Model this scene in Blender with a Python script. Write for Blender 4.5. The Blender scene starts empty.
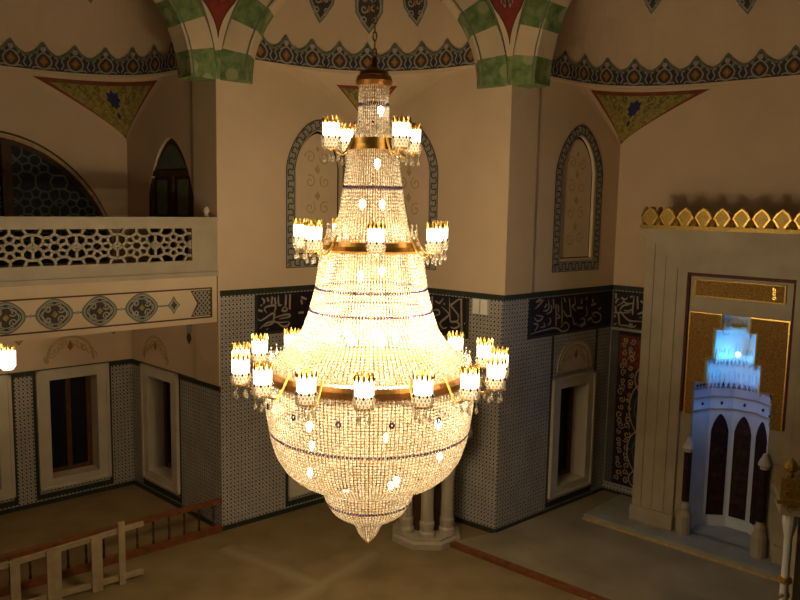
import bpy, math, random
from mathutils import Vector, Matrix
random.seed(7)
C = bpy.context.scene.collection
PI = math.pi
STROKES = {'CL':[[(1.45,4.31),(1.44,3.99)],[(1.36,4.29),(1.35,4.08)],[(1.19,4.32),(1.2,4.09),(1.27,4.1)],[(1.11,4.24),(1.13,4.11)],[(1.06,4.26),(1.04,4.12)],[(1.35,4.08),(1.27,3.98),(1.38,3.98),(1.35,4.06)],[(0.94,3.96),(0.89,4.05),(1.0,4.09),(1.13,4.08),(1.1,3.95),(1.08,3.82)],[(0.83,4.25),(0.89,4.19),(0.87,4.13)],[(0.95,4.25),(0.98,4.17)],[(0.72,3.87),(0.8,3.83),(0.93,3.88),(1.04,3.94),(1.11,3.92),(1.09,3.8),(1.23,3.76),(1.42,3.76)],[(1.11,3.86),(1.27,3.89),(1.42,3.9),(1.43,3.85),(1.21,3.83)],[(0.79,3.68),(0.93,3.77),(1.08,3.79),(1.02,3.74),(0.87,3.72)],[(1.17,3.76),(1.29,3.68),(1.4,3.69),(1.44,3.75)],[(0.74,4.03),(0.85,4.0)],[(0.82,4.13),(0.83,4.1)],[(0.94,3.67),(0.96,3.65)],[(1.7,4.21),(1.82,4.16)],[(1.64,3.91),(1.76,3.91)],[(1.72,4.07),(1.7,4.16)]],'CR':[[(2.39,4.33),(2.42,3.65)],[(2.42,4.28),(2.33,4.27),(2.19,4.17),(2.16,4.14),(2.34,3.97),(2.31,3.94)],[(2.12,4.32),(2.15,3.88),(2.21,3.84),(2.32,3.87),(2.34,3.93)],[(1.94,4.1),(2.11,3.99),(2.1,3.94),(1.94,3.81),(1.92,3.75),(2.0,3.69),(2.08,3.72)],[(2.16,3.74),(2.25,3.72),(2.36,3.78),(2.32,3.84),(2.21,3.83)],[(1.72,4.29),(1.72,4.06)],[(1.79,4.2),(1.89,4.16),(1.98,4.26)],[(1.75,4.01),(1.87,4.03),(1.89,3.95),(1.74,3.9)],[(1.61,4.26),(1.63,4.2)],[(1.99,4.16),(2.02,4.15)],[(2.47,3.84),(2.49,3.83)],[(1.76,3.77),(1.78,3.75)]],'RS':[[(0.78,3.66),(0.97,3.68),(1.27,3.7),(1.48,3.71),(1.64,3.67),(1.72,3.62),(1.9,3.63),(1.95,3.72),(1.82,3.79),(1.73,3.72),(1.67,3.71)],[(0.89,3.7),(0.99,3.81),(0.84,3.85)],[(0.86,3.97),(0.98,3.88),(1.13,3.95),(0.92,4.0)],[(0.88,4.12),(1.02,4.2),(1.14,4.28)],[(1.08,4.29),(0.9,4.25)],[(1.27,4.32),(1.29,4.09),(1.12,4.06)],[(1.36,4.16),(1.37,4.04),(1.22,4.0)],[(1.51,4.17),(1.54,3.74)],[(1.67,4.31),(1.72,3.9),(1.7,3.76)],[(1.55,3.99),(1.65,3.9),(1.53,3.89)],[(1.92,4.25),(2.01,3.87)],[(2.09,4.28),(2.12,4.12),(2.02,4.09),(2.16,3.98)],[(1.81,4.18),(1.75,4.28)],[(1.74,4.03),(1.88,3.9),(2.0,3.93)],[(2.19,4.04),(2.39,4.03)],[(2.2,3.7),(2.35,3.69),(2.48,3.75),(2.41,3.82),(2.31,3.79)],[(2.35,3.65),(2.52,3.71)],[(2.66,4.06),(2.83,4.08)],[(2.71,3.82),(2.76,3.71),(2.97,3.71),(3.03,3.81),(2.88,3.9),(2.71,3.88),(2.85,3.8)],[(2.51,4.24),(2.48,4.18)],[(0.96,4.3),(1.07,4.33)],[(1.16,4.12),(1.23,4.19)],[(1.42,4.31),(1.44,4.09)],[(1.58,4.15),(1.6,4.0)],[(2.06,3.87),(2.12,3.73),(2.21,3.74)],[(2.49,4.07),(2.54,3.89),(2.46,3.86)],[(2.56,3.76),(2.7,3.81)],[(2.93,3.95),(3.01,3.99)],[(2.33,4.11),(2.34,4.21)],[(2.7,4.19),(2.73,4.11)],[(1.33,3.93),(1.36,3.83),(1.28,3.78)],[(1.05,3.76),(1.2,3.77),(1.15,3.84)]],'RM':[[(-0.14,4.1),(-0.02,4.06),(0.12,4.13),(0.17,4.15)],[(0.02,4.26),(0.03,4.15)],[(0.12,4.0),(0.27,4.11),(0.21,4.19),(0.29,4.15),(0.35,4.2)],[(0.27,4.11),(0.35,4.07),(0.5,4.1)],[(0.49,4.25),(0.47,3.95),(0.48,3.85)],[(0.4,4.21),(0.46,4.23)],[(0.56,4.24),(0.58,3.98)],[(0.63,4.16),(0.68,4.12)],[(-0.11,3.87),(0.06,3.86),(0.42,3.89)],[(0.19,3.92),(0.26,4.02),(0.41,4.06)],[(0.19,3.92),(0.29,3.81),(0.41,3.73),(0.54,3.73),(0.69,3.74)],[(0.28,3.93),(0.38,3.92),(0.49,3.99)],[(0.04,3.81),(0.06,3.76)],[(-0.11,3.63),(0.03,3.61),(0.08,3.58),(0.14,3.65)],[(0.16,3.87),(0.2,3.62)],[(0.21,3.6),(0.34,3.62),(0.44,3.56),(0.53,3.62),(0.56,3.66)],[(0.41,3.66),(0.49,3.65)],[(0.59,3.88),(0.71,3.94)],[(0.64,3.83),(0.65,3.81)],[(-0.07,3.95),(0.01,3.99)],[(0.08,4.0),(0.11,3.84)]]}

# ------------------------------------------------------------------ materials
def new_mat(name):
    m = bpy.data.materials.new(name); m.use_nodes = True
    nt = m.node_tree; b = nt.nodes['Principled BSDF']
    return m, nt, b
def mat(name, col, rough=0.6, metal=0.0, nscale=6.0, namt=0.12, bump=0.0, coord='Object', spec=0.3):
    """Base colour mottled by noise."""
    m, nt, b = new_mat(name)
    tc = nt.nodes.new('ShaderNodeTexCoord'); no = nt.nodes.new('ShaderNodeTexNoise')
    no.inputs['Scale'].default_value = nscale; no.inputs['Detail'].default_value = 4
    nt.links.new(tc.outputs[coord], no.inputs['Vector'])
    r = nt.nodes.new('ShaderNodeValToRGB')
    r.color_ramp.elements[0].position = 0.3; r.color_ramp.elements[1].position = 0.7
    r.color_ramp.elements[0].color = tuple(c*(1-namt) for c in col)+(1,)
    r.color_ramp.elements[1].color = tuple(min(1, c*(1+namt)) for c in col)+(1,)
    nt.links.new(no.outputs['Fac'], r.inputs['Fac']); nt.links.new(r.outputs['Color'], b.inputs['Base Color'])
    b.inputs['Roughness'].default_value = rough; b.inputs['Metallic'].default_value = metal
    b.inputs['Specular IOR Level'].default_value = spec
    if bump:
        bp = nt.nodes.new('ShaderNodeBump'); bp.inputs['Strength'].default_value = bump; bp.inputs['Distance'].default_value = 0.02
        nt.links.new(no.outputs['Fac'], bp.inputs['Height']); nt.links.new(bp.outputs['Normal'], b.inputs['Normal'])
    return m
def mth(nt, op, a, b=None):
    n = nt.nodes.new('ShaderNodeMath'); n.operation = op
    for i, x in enumerate((a, b)):
        if x is None: continue
        if isinstance(x, (int, float)): n.inputs[i].default_value = x
        else: nt.links.new(x, n.inputs[i])
    return n.outputs[0]
def ramp(nt, fac, stops, interp='LINEAR'):
    r = nt.nodes.new('ShaderNodeValToRGB'); cr = r.color_ramp; cr.interpolation = interp
    while len(cr.elements) < len(stops): cr.elements.new(0.5)
    for e, (p, c) in zip(cr.elements, stops): e.position = p; e.color = tuple(c)+(1,)
    nt.links.new(fac, r.inputs['Fac']); return r.outputs['Color']
def tile_mat(name, period, stops, grout=0.2, rough=0.35):
    """Small glazed tiles: a staggered star and dot lattice over the wall's own metres (UV)."""
    m, nt, b = new_mat(name)
    tc = nt.nodes.new('ShaderNodeTexCoord'); sp = nt.nodes.new('ShaderNodeSeparateXYZ')
    nt.links.new(tc.outputs['UV'], sp.inputs[0])
    k = 2*PI/period
    sx = mth(nt, 'SINE', mth(nt, 'MULTIPLY', sp.outputs[0], k)); sy = mth(nt, 'SINE', mth(nt, 'MULTIPLY', sp.outputs[1], k))
    v = mth(nt, 'ADD', mth(nt, 'MULTIPLY', mth(nt, 'MULTIPLY', sx, sy), 0.5), 0.5)
    col = ramp(nt, v, stops)
    no = nt.nodes.new('ShaderNodeTexNoise'); no.inputs['Scale'].default_value = 2.5; nt.links.new(tc.outputs['UV'], no.inputs['Vector'])
    mx = nt.nodes.new('ShaderNodeMix'); mx.data_type = 'RGBA'; mx.blend_type = 'MULTIPLY'; mx.inputs[0].default_value = 0.5
    nt.links.new(col, mx.inputs[6]); nt.links.new(ramp(nt, no.outputs['Fac'], [(0.3, (.6, .6, .6)), (0.7, (1, 1, 1))]), mx.inputs[7])
    # grout joints, one tile = two periods
    fx = mth(nt, 'FRACT', mth(nt, 'DIVIDE', sp.outputs[0], grout)); fy = mth(nt, 'FRACT', mth(nt, 'DIVIDE', sp.outputs[1], grout))
    g = mth(nt, 'MAXIMUM', mth(nt, 'LESS_THAN', fx, 0.03), mth(nt, 'LESS_THAN', fy, 0.03))
    m2 = nt.nodes.new('ShaderNodeMix'); m2.data_type = 'RGBA'; nt.links.new(mth(nt, 'MULTIPLY', g, 0.6), m2.inputs[0])
    nt.links.new(mx.outputs[2], m2.inputs[6]); m2.inputs[7].default_value = (.12, .12, .10, 1)
    nt.links.new(m2.outputs[2], b.inputs['Base Color'])
    b.inputs['Roughness'].default_value = rough; b.inputs['Specular IOR Level'].default_value = 0.35
    return m
def emit_mat(name, col, strength):
    m, nt, b = new_mat(name)
    b.inputs['Base Color'].default_value = (*col, 1)
    b.inputs['Emission Color'].default_value = (*col, 1); b.inputs['Emission Strength'].default_value = strength
    return m
def crystal_mat(name, col, clear=0.4, gloss=0.12):
    """Cut glass: lets most light through, scatters a little, glints."""
    m, nt, b = new_mat(name); nt.nodes.remove(b); out = nt.nodes['Material Output']
    tr = nt.nodes.new('ShaderNodeBsdfTransparent'); tl = nt.nodes.new('ShaderNodeBsdfTranslucent'); df = nt.nodes.new('ShaderNodeBsdfDiffuse')
    gl = nt.nodes.new('ShaderNodeBsdfGlossy'); gl.inputs['Roughness'].default_value = 0.25; gl.inputs['Color'].default_value = (*[min(1, c*1.5) for c in col], 1)
    tc = nt.nodes.new('ShaderNodeTexCoord'); no = nt.nodes.new('ShaderNodeTexNoise'); no.inputs['Scale'].default_value = 45
    nt.links.new(tc.outputs['Object'], no.inputs['Vector'])
    cr = ramp(nt, no.outputs['Fac'], [(0.34, [c*f_ for c, f_ in zip(col, (.42, .27, .12))]), (0.5, [c*.72 for c in col]), (0.66, [min(1, c*1.5) for c in col])])  # amber to cream noise paints sparkle and dark gaps into the glass colour
    nt.links.new(cr, tl.inputs['Color']); nt.links.new(cr, df.inputs['Color'])
    def mix(f, a, c):
        n = nt.nodes.new('ShaderNodeMixShader'); n.inputs[0].default_value = f
        nt.links.new(a.outputs[0], n.inputs[1]); nt.links.new(c.outputs[0], n.inputs[2]); return n
    s = mix(0.4, tl, df); s = mix(gloss, s, gl); s = mix(clear, s, tr)
    nt.links.new(s.outputs[0], out.inputs['Surface'])
    return m

M = {}
M['plaster'] = mat('plaster', (.66, .495, .335), .85, nscale=1.2, namt=.05)
M['plaster_pale'] = mat('plaster_pale', (.68, .53, .36), .85, nscale=2, namt=.05)
M['plaster_ochre'] = mat('plaster_ochre', (.52, .37, .17), .85, nscale=9, namt=.18)
M['line_ochre'] = mat('line_ochre', (.34, .20, .07), .8)
M['line_brown'] = mat('line_brown', (.10, .045, .02), .8)
M['line_red'] = mat('line_red', (.22, .05, .02), .8)
M['tile'] = tile_mat('tile', .15, [(0, (.03, .035, .06)), (.12, (.07, .07, .10)), (.22, (0.63, 0.59, 0.50)), (.44, (0.44, 0.41, 0.38)), (.5, (.16, .17, .17)), (.56, (0.49, 0.45, 0.40)), (.80, (0.71, 0.65, 0.53)), (.88, (.12, .05, .05)), (1, (.06, .04, .05))])
M['green_tile'] = tile_mat('green_tile', .08, [(0, (.020, .028, .016)), (.5, (.045, .05, .03)), (1, (.028, .03, .02))], grout=.3)
M['band_tile'] = tile_mat('band_tile', .10, [(0, (.03, .03, .05)), (.4, (.10, .11, .10)), (.6, (.16, .15, .12)), (1, (.05, .03, .03))], grout=.25)
M['frieze_dark'] = mat('frieze_dark', (.018, .010, .016), .4, nscale=5, namt=.4)
M['script'] = mat('script', (.36, .31, .24), .6)
M['marble'] = mat('marble', (.60, .53, .42), .45, nscale=2.2, namt=.10)
M['marble_dim'] = mat('marble_dim', (.42, .35, .25), .5, nscale=2.2, namt=.10)
M['marble_white'] = mat('marble_white', (.72, .72, .72), .4, nscale=3, namt=.08)
M['patch_white'] = mat('patch_white', (.92, .89, .82), .4, namt=.03)
M['stone_step'] = mat('stone_step', (.34, .33, .27), .45, nscale=2, namt=.15)
M['wood_red'] = mat('wood_red', (.20, .065, .022), .5, nscale=9, namt=.25)
M['wood_window'] = mat('wood_window', (.12, .045, .018), .5, nscale=9, namt=.25)
M['wood_dark'] = mat('wood_dark', (.075, .032, .015), .55, nscale=8, namt=.3)
M['wood_pale'] = mat('wood_pale', (.38, .28, .16), .7, nscale=7, namt=.15)
M['dark_glass'] = mat('dark_glass', (.008, .009, .012), .45, spec=.2)
M['dark_red_tile'] = mat('dark_red_tile', (.03, .010, .008), .5, nscale=12, namt=.7)
M['lattice_teal'] = mat('lattice_teal', (.11, .14, .11), .6)
M['gold'] = mat('gold', (.78, .50, .14), .32, metal=.9, nscale=20, namt=.2)
M['gold_panel'] = mat('gold_panel', (.30, .165, .035), .55, metal=.3, nscale=45, namt=.45, bump=.6)
M['gold_leaf'] = mat('gold_leaf', (.42, .27, .06), .45, metal=.5, nscale=30, namt=.25)
M['bronze'] = mat('bronze', (.42, .20, .06), .35, metal=.7, nscale=15, namt=.2)
M['maroon'] = mat('maroon', (.10, .022, .014), .6, nscale=8, namt=.3)
M['red_paint'] = mat('red_paint', (.26, .035, .02), .7, nscale=10, namt=.15)
M['red_tile'] = mat('red_tile', (.15, .03, .02), .5, nscale=14, namt=.5)
M['navy_dark'] = mat('navy_dark', (.03, .03, .055), .5, nscale=14, namt=.5)
M['rust'] = mat('rust', (.34, .14, .04), .8)
M['navy'] = mat('navy', (.025, .03, .10), .7)
M['olive_gold'] = mat('olive_gold', (.30, .23, .06), .8, nscale=14, namt=.35)
M['olive_dark'] = mat('olive_dark', (.12, .12, .04), .8)
M['motif_grey'] = mat('motif_grey', (.33, .32, .27), .8)
M['motif_green'] = mat('motif_green', (.16, .18, .12), .8)
M['motif_dark'] = mat('motif_dark', (.07, .05, .045), .8)
M['motif_lilac'] = mat('motif_lilac', (.42, .33, .34), .8)
M['voussoir_white'] = mat('voussoir_white', (.70, .55, .37), .7, nscale=3, namt=.06)
M['crystal'] = crystal_mat('crystal', (1.0, .92, .74), clear=.20)
M['crystal_blue'] = crystal_mat('crystal_blue', (.13, .09, .24), clear=.1, gloss=.05)
M['crystal_clear'] = crystal_mat('crystal_clear', (1.0, .88, .66), clear=.5, gloss=.3)
M['lamp_glass'] = emit_mat('lamp_glass', (1.0, .86, .58), 6.0)
M['lamp_glow'] = emit_mat('lamp_glow', (1.0, .76, .42), 2.3)
M['gap_stem_brown'] = mat('gap_stem_brown', (.17, .085, .025), .6)  # dark brown of the added gap lines and the stem
M['gold_ring'] = mat('gold_ring', (.42, .23, .06), .35, metal=.85, nscale=15, namt=.2)
M['bulb'] = emit_mat('bulb', (1.0, .88, .62), 30.0)
M['niche_bulb'] = emit_mat('niche_bulb', (.55, .85, 1.0), 12.0)
# green voussoir marble: clouded green with paler worn roundels
m, nt, b = new_mat('voussoir_green')
tc = nt.nodes.new('ShaderNodeTexCoord'); no = nt.nodes.new('ShaderNodeTexNoise'); no.inputs['Scale'].default_value = 7; no.inputs['Detail'].default_value = 6
vo = nt.nodes.new('ShaderNodeTexVoronoi'); vo.inputs['Scale'].default_value = 2.3
nt.links.new(tc.outputs['Object'], no.inputs['Vector']); nt.links.new(tc.outputs['Object'], vo.inputs['Vector'])
g1 = ramp(nt, no.outputs['Fac'], [(.35, (.10, .17, .055)), (.55, (.19, .27, .10)), (.7, (.26, .32, .14))])
mx = nt.nodes.new('ShaderNodeMix'); mx.data_type = 'RGBA'; nt.links.new(g1, mx.inputs[6]); mx.inputs[7].default_value = (.40, .40, .22, 1)
nt.links.new(mth(nt, 'MULTIPLY', mth(nt, 'LESS_THAN', vo.outputs['Distance'], .28), .7), mx.inputs[0]); nt.links.new(mx.outputs[2], b.inputs['Base Color'])
b.inputs['Roughness'].default_value = .7
M['voussoir_green'] = m
# floor: worn olive brown matting, with two paler streaks blended into its colour
m, nt, b = new_mat('floor_matting')
tc = nt.nodes.new('ShaderNodeTexCoord'); no = nt.nodes.new('ShaderNodeTexNoise'); no.inputs['Scale'].default_value = 1.6; no.inputs['Detail'].default_value = 6
nt.links.new(tc.outputs['Object'], no.inputs['Vector'])
base = ramp(nt, no.outputs['Fac'], [(.3, (.21, .145, .065)), (.7, (.30, .21, .10))])
sp = nt.nodes.new('ShaderNodeSeparateXYZ'); nt.links.new(tc.outputs['Object'], sp.inputs[0])
def streak(p, q, w):
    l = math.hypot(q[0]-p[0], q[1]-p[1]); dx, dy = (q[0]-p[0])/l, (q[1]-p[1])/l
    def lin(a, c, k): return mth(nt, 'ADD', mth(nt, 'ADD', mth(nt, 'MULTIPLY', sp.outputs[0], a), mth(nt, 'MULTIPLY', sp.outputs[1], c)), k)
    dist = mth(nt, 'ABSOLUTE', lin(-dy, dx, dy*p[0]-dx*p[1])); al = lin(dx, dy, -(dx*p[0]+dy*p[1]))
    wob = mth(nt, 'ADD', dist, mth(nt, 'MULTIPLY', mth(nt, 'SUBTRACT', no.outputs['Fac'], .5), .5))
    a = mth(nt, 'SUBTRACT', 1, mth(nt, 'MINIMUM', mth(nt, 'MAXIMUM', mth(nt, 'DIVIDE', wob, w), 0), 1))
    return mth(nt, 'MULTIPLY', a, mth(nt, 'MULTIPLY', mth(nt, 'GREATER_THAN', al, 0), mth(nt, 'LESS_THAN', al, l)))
tr = mth(nt, 'MAXIMUM', streak((-3.0, 12.95), (-1.2, 11.7), .2), streak((-1.6, 11.1), (-.35, 12.9), .2))
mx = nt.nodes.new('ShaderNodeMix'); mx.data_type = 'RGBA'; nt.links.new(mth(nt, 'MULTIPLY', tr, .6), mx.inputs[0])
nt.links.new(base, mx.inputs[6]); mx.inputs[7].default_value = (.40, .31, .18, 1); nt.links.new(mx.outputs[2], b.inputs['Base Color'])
b.inputs['Roughness'].default_value = .75; b.inputs['Specular IOR Level'].default_value = .2
M['floor_matting'] = m
M['bay_stone'] = mat('bay_stone', (.30, .245, .15), .55, nscale=1.0, namt=.25)

# ------------------------------------------------------------------ frames: (s along, z up, n towards the room) to world
class Frame:
    def __init__(self, P, d, inward=None):
        l = math.hypot(*d); self.P = P; self.d = (d[0]/l, d[1]/l)
        n = (-self.d[1], self.d[0])
        if inward is None: inward = (-.7-P[0], 8-P[1])
        if n[0]*inward[0]+n[1]*inward[1] < 0: n = (-n[0], -n[1])
        self.n = n
    def p(self, s, z, n=0): return (self.P[0]+self.d[0]*s+self.n[0]*n, self.P[1]+self.d[1]*s+self.n[1]*n, z)
class Path:
    """A frame along a polyline in plan."""
    def __init__(self, pts, c):
        self.q = pts; self.L = [0]; self.c = c
        for a, b_ in zip(pts, pts[1:]): self.L.append(self.L[-1]+math.hypot(b_[0]-a[0], b_[1]-a[1]))
        self.len = self.L[-1]
    def p(self, s, z, n=0):
        i = 0
        while i < len(self.q)-2 and self.L[i+1] < s: i += 1
        a, b_ = self.q[i], self.q[i+1]; l = self.L[i+1]-self.L[i]; t = (s-self.L[i])/l
        dx, dy = (b_[0]-a[0])/l, (b_[1]-a[1])/l; nx, ny = -dy, dx
        if nx*(self.c[0]-a[0])+ny*(self.c[1]-a[1]) < 0: nx, ny = -nx, -ny
        return (a[0]+dx*l*t+nx*n, a[1]+dy*l*t+ny*n, z)
class W:                                   # plain world axes
    @staticmethod
    def p(s, z, n=0): return (s, n, z)

ORIG = {}
class MB:
    def __init__(self): self.v = []; self.f = []; self.m = []; self.uv = []; self.ms = []; self.sm = []
    def mi(self, m):
        if m not in self.ms: self.ms.append(m)
        return self.ms.index(m)
    def face(self, pts, m, uv=None, smooth=False):
        i = len(self.v); self.v += [tuple(p) for p in pts]; self.f.append(tuple(range(i, i+len(pts)))); self.m.append(self.mi(m))
        self.uv.append(uv or [(0, 0)]*len(pts)); self.sm.append(smooth)
    def quad(self, F, s0, s1, z0, z1, n, m): self.face([F.p(s0, z0, n), F.p(s1, z0, n), F.p(s1, z1, n), F.p(s0, z1, n)], m, [(s0, z0), (s1, z0), (s1, z1), (s0, z1)])
    def box(self, F, s0, s1, z0, z1, n0, n1, m):
        for n in (n0, n1): self.quad(F, s0, s1, z0, z1, n, m)
        for s in (s0, s1): self.face([F.p(s, z0, n0), F.p(s, z0, n1), F.p(s, z1, n1), F.p(s, z1, n0)], m, [(n0, z0), (n1, z0), (n1, z1), (n0, z1)])
        for z in (z0, z1): self.face([F.p(s0, z, n0), F.p(s1, z, n0), F.p(s1, z, n1), F.p(s0, z, n1)], m, [(s0, n0), (s1, n0), (s1, n1), (s0, n1)])
    def poly(self, F, pts, n, m): self.face([F.p(s, z, n) for s, z in pts], m, [tuple(q) for q in pts])
    def prism(self, F, pts, n0, n1, m, back=False):
        self.poly(F, pts, n1, m)
        if back: self.poly(F, pts, n0, m)
        for a, b_ in zip(pts, pts[1:]+pts[:1]): self.face([F.p(*a, n0), F.p(*b_, n0), F.p(*b_, n1), F.p(*a, n1)], m)
    def strip(self, F, A, B, n, m, nb=None):
        for i in range(len(A)-1): self.face([F.p(*A[i], n), F.p(*A[i+1], n), F.p(*B[i+1], n if nb is None else nb), F.p(*B[i], n if nb is None else nb)], m, [A[i], A[i+1], B[i+1], B[i]])
    def ribbon(self, F, pts, w, n, m, sub=3, taper=False, closed=False, thick=0):
        if sub and len(pts) > 2: pts = smooth(pts, sub, closed)
        if closed: pts = pts+[pts[0]]
        k = len(pts); L = []; R = []
        for i, (x, y) in enumerate(pts):
            a = pts[max(i-1, 0)]; b_ = pts[min(i+1, k-1)]
            if closed and i in (0, k-1): a, b_ = pts[-2], pts[1]
            dx, dy = b_[0]-a[0], b_[1]-a[1]; l = math.hypot(dx, dy) or 1
            h = w/2*(1 if not taper or k < 3 else (.35+.65*math.sin(PI*min(1, max(0, i/(k-1)))))); L.append((x-dy/l*h, y+dx/l*h)); R.append((x+dy/l*h, y-dx/l*h))
        self.strip(F, L, R, n, m)
        if thick:
            self.strip(F, L, L, n, m, n-thick); self.strip(F, R, R, n, m, n-thick); self.strip(F, L, R, n-thick, m)
    def lathe(self, c, prof, seg, m, a0=0, a1=2*PI, smooth=True, rot=0):
        full = abs(a1-a0-2*PI) < 1e-6; k = seg if full else seg+1
        for (r0, z0), (r1, z1) in zip(prof, prof[1:]):
            for i in range(seg):
                t0 = a0+(a1-a0)*i/seg+rot; t1 = a0+(a1-a0)*(i+1)/seg+rot
                P = lambda r, t, z: (c[0]+r*math.cos(t), c[1]+r*math.sin(t), c[2]+z)
                if r0 < 1e-5: self.face([P(0, t0, z0), P(r1, t0, z1), P(r1, t1, z1)], m, None, smooth)
                elif r1 < 1e-5: self.face([P(r0, t0, z0), P(r0, t1, z0), P(0, t0, z1)], m, None, smooth)
                else: self.face([P(r0, t0, z0), P(r0, t1, z0), P(r1, t1, z1), P(r1, t0, z1)], m, None, smooth)
    def tube(self, pts, r, m, seg=6):
        rings = []
        for i, p in enumerate(pts):
            a = Vector(pts[max(i-1, 0)]); b_ = Vector(pts[min(i+1, len(pts)-1)]); d = (b_-a).normalized()
            u = d.cross(Vector((0, 0, 1))) if abs(d.z) < .95 else d.cross(Vector((1, 0, 0))); u.normalize(); w = d.cross(u)
            rr = r[i] if isinstance(r, (list, tuple)) else r
            rings.append([Vector(p)+(u*math.cos(2*PI*k/seg)+w*math.sin(2*PI*k/seg))*rr for k in range(seg)])
        for A, B in zip(rings, rings[1:]):
            for k in range(seg): self.face([A[k], A[(k+1) % seg], B[(k+1) % seg], B[k]], m, None, True)
        self.face(rings[0], m); self.face(rings[-1], m)
    def bead(self, c, w, h, m, ang=0):
        ca, sa = math.cos(ang)*w/2, math.sin(ang)*w/2; x, y, z = c; i = len(self.v)
        self.v += [(x, y, z+h/2), (x+ca, y+sa, z), (x-sa, y+ca, z), (x-ca, y-sa, z), (x+sa, y-ca, z), (x, y, z-h/2)]
        k = self.mi(m)
        for t in ((0, 1, 2), (0, 2, 3), (0, 3, 4), (0, 4, 1), (5, 2, 1), (5, 3, 2), (5, 4, 3), (5, 1, 4)):
            self.f.append(tuple(i+q for q in t)); self.m.append(k); self.uv.append([(0, 0)]*3); self.sm.append(False)
    def drop(self, c, w, h, m): self.lathe(c, [(0, h/2), (w*.18, h*.25), (w*.5, -h*.2), (w*.32, -h*.42), (0, -h/2)], 6, m)
    def build(self, name, parent=None, origin=None):
        if parent is not None: o0 = Vector(ORIG[parent.name])
        elif origin is not None: o0 = Vector(origin)
        else:
            xs = [[p[i] for p in self.v] for i in range(3)]; o0 = Vector(((min(xs[0])+max(xs[0]))/2, (min(xs[1])+max(xs[1]))/2, min(xs[2])))
        me = bpy.data.meshes.new(name); me.from_pydata([tuple(Vector(p)-o0) for p in self.v], [], self.f)
        for m in self.ms: me.materials.append(M[m])
        me.polygons.foreach_set('material_index', self.m); me.polygons.foreach_set('use_smooth', self.sm)
        ul = me.uv_layers.new(name='UVMap'); flat = []
        for u in self.uv:
            for q in u: flat += [q[0], q[1]]
        ul.data.foreach_set('uv', flat); me.update()
        o = bpy.data.objects.new(name, me); C.objects.link(o)
        if parent is not None: o.parent = parent
        else: o.location = o0
        ORIG[o.name] = tuple(o0); return o
def smooth(pts, sub, closed=False):
    out = []; k = len(pts); rng = range(k if closed else k-1)
    for i in rng:
        p1, p2 = pts[i], pts[(i+1) % k]
        p0 = pts[i-1] if (i > 0 or closed) else p1; p3 = pts[(i+2) % k] if (i+2 < k or closed) else p2
        for j in range(sub):
            t = j/sub
            out.append(tuple(.5*((2*p1[c])+(-p0[c]+p2[c])*t+(2*p0[c]-5*p1[c]+4*p2[c]-p3[c])*t*t+(-p0[c]+3*p1[c]-3*p2[c]+p3[c])*t**3) for c in (0, 1)))
    if not closed: out.append(pts[-1])
    return out
def tag(o, label, cat, group=None):
    o['label'] = label; o['category'] = cat
    if group: o['group'] = group
    return o
def thing(name, loc, label, cat, group=None):
    o = bpy.data.objects.new(name, None); C.objects.link(o); o.location = loc; ORIG[o.name] = tuple(loc); o.empty_display_size = .2
    return tag(o, label, cat, group)
def struct(o): o['kind'] = 'structure'; return o
def dup(o, parent, rotz=None):
    c = o.copy(); C.objects.link(c); c.parent = parent
    if rotz is not None: c.rotation_euler = (0, 0, rotz)
    for ch in list(o.children): dup(ch, c)
    return c
def spiral(cx, cz, r, turns=1.2, a0=0, dr=1, k=14):
    return [(cx+r*(1-t/k*.85)*math.cos(a0+dr*2*PI*turns*t/k), cz+r*(1-t/k*.85)*math.sin(a0+dr*2*PI*turns*t/k)) for t in range(k+1)]

# ------------------------------------------------------------------ plan: a zigzag of walls round the corner of the prayer hall
LP = (-3.18, 13.66); LC = (-5.56, 15.96); CC = (-.70, 15.83); RP = (1.83, 13.75); RC = (4.40, 16.05)
def sub2(a, b_): return (a[0]-b_[0], a[1]-b_[1])
F_back = Frame(LC, (-.745, -.667), (0, -1)); F_side = Frame(LC, sub2(LP, LC), (-1, -1))
F_cl = Frame(LP, sub2(CC, LP), (1, -1)); F_cr = Frame(CC, sub2(RP, CC), (-1, -1))
F_rs = Frame(RP, sub2(RC, RP), (1, -1)); F_rm = Frame(RC, (.735, -.68), (-1, -1))
F_bal = Frame(LP, (-.745, -.667), (1, -1)); F_mih = Frame((4.5, 14.3), (.735, -.68), (-1, -1))
F_mid = Frame(LP, (1, .018), (0, -1)); F_rch = Frame(RP, (.735, -.68), (-1, -1))
def wlen(a, b_): return math.hypot(a[0]-b_[0], a[1]-b_[1])
L_SD, L_CL, L_CR, L_RS = wlen(LP, LC), wlen(LP, CC), wlen(CC, RP), wlen(RP, RC)
ZT = 4.42; ZTL = 2.70; ZTOP = 8.47

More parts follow.
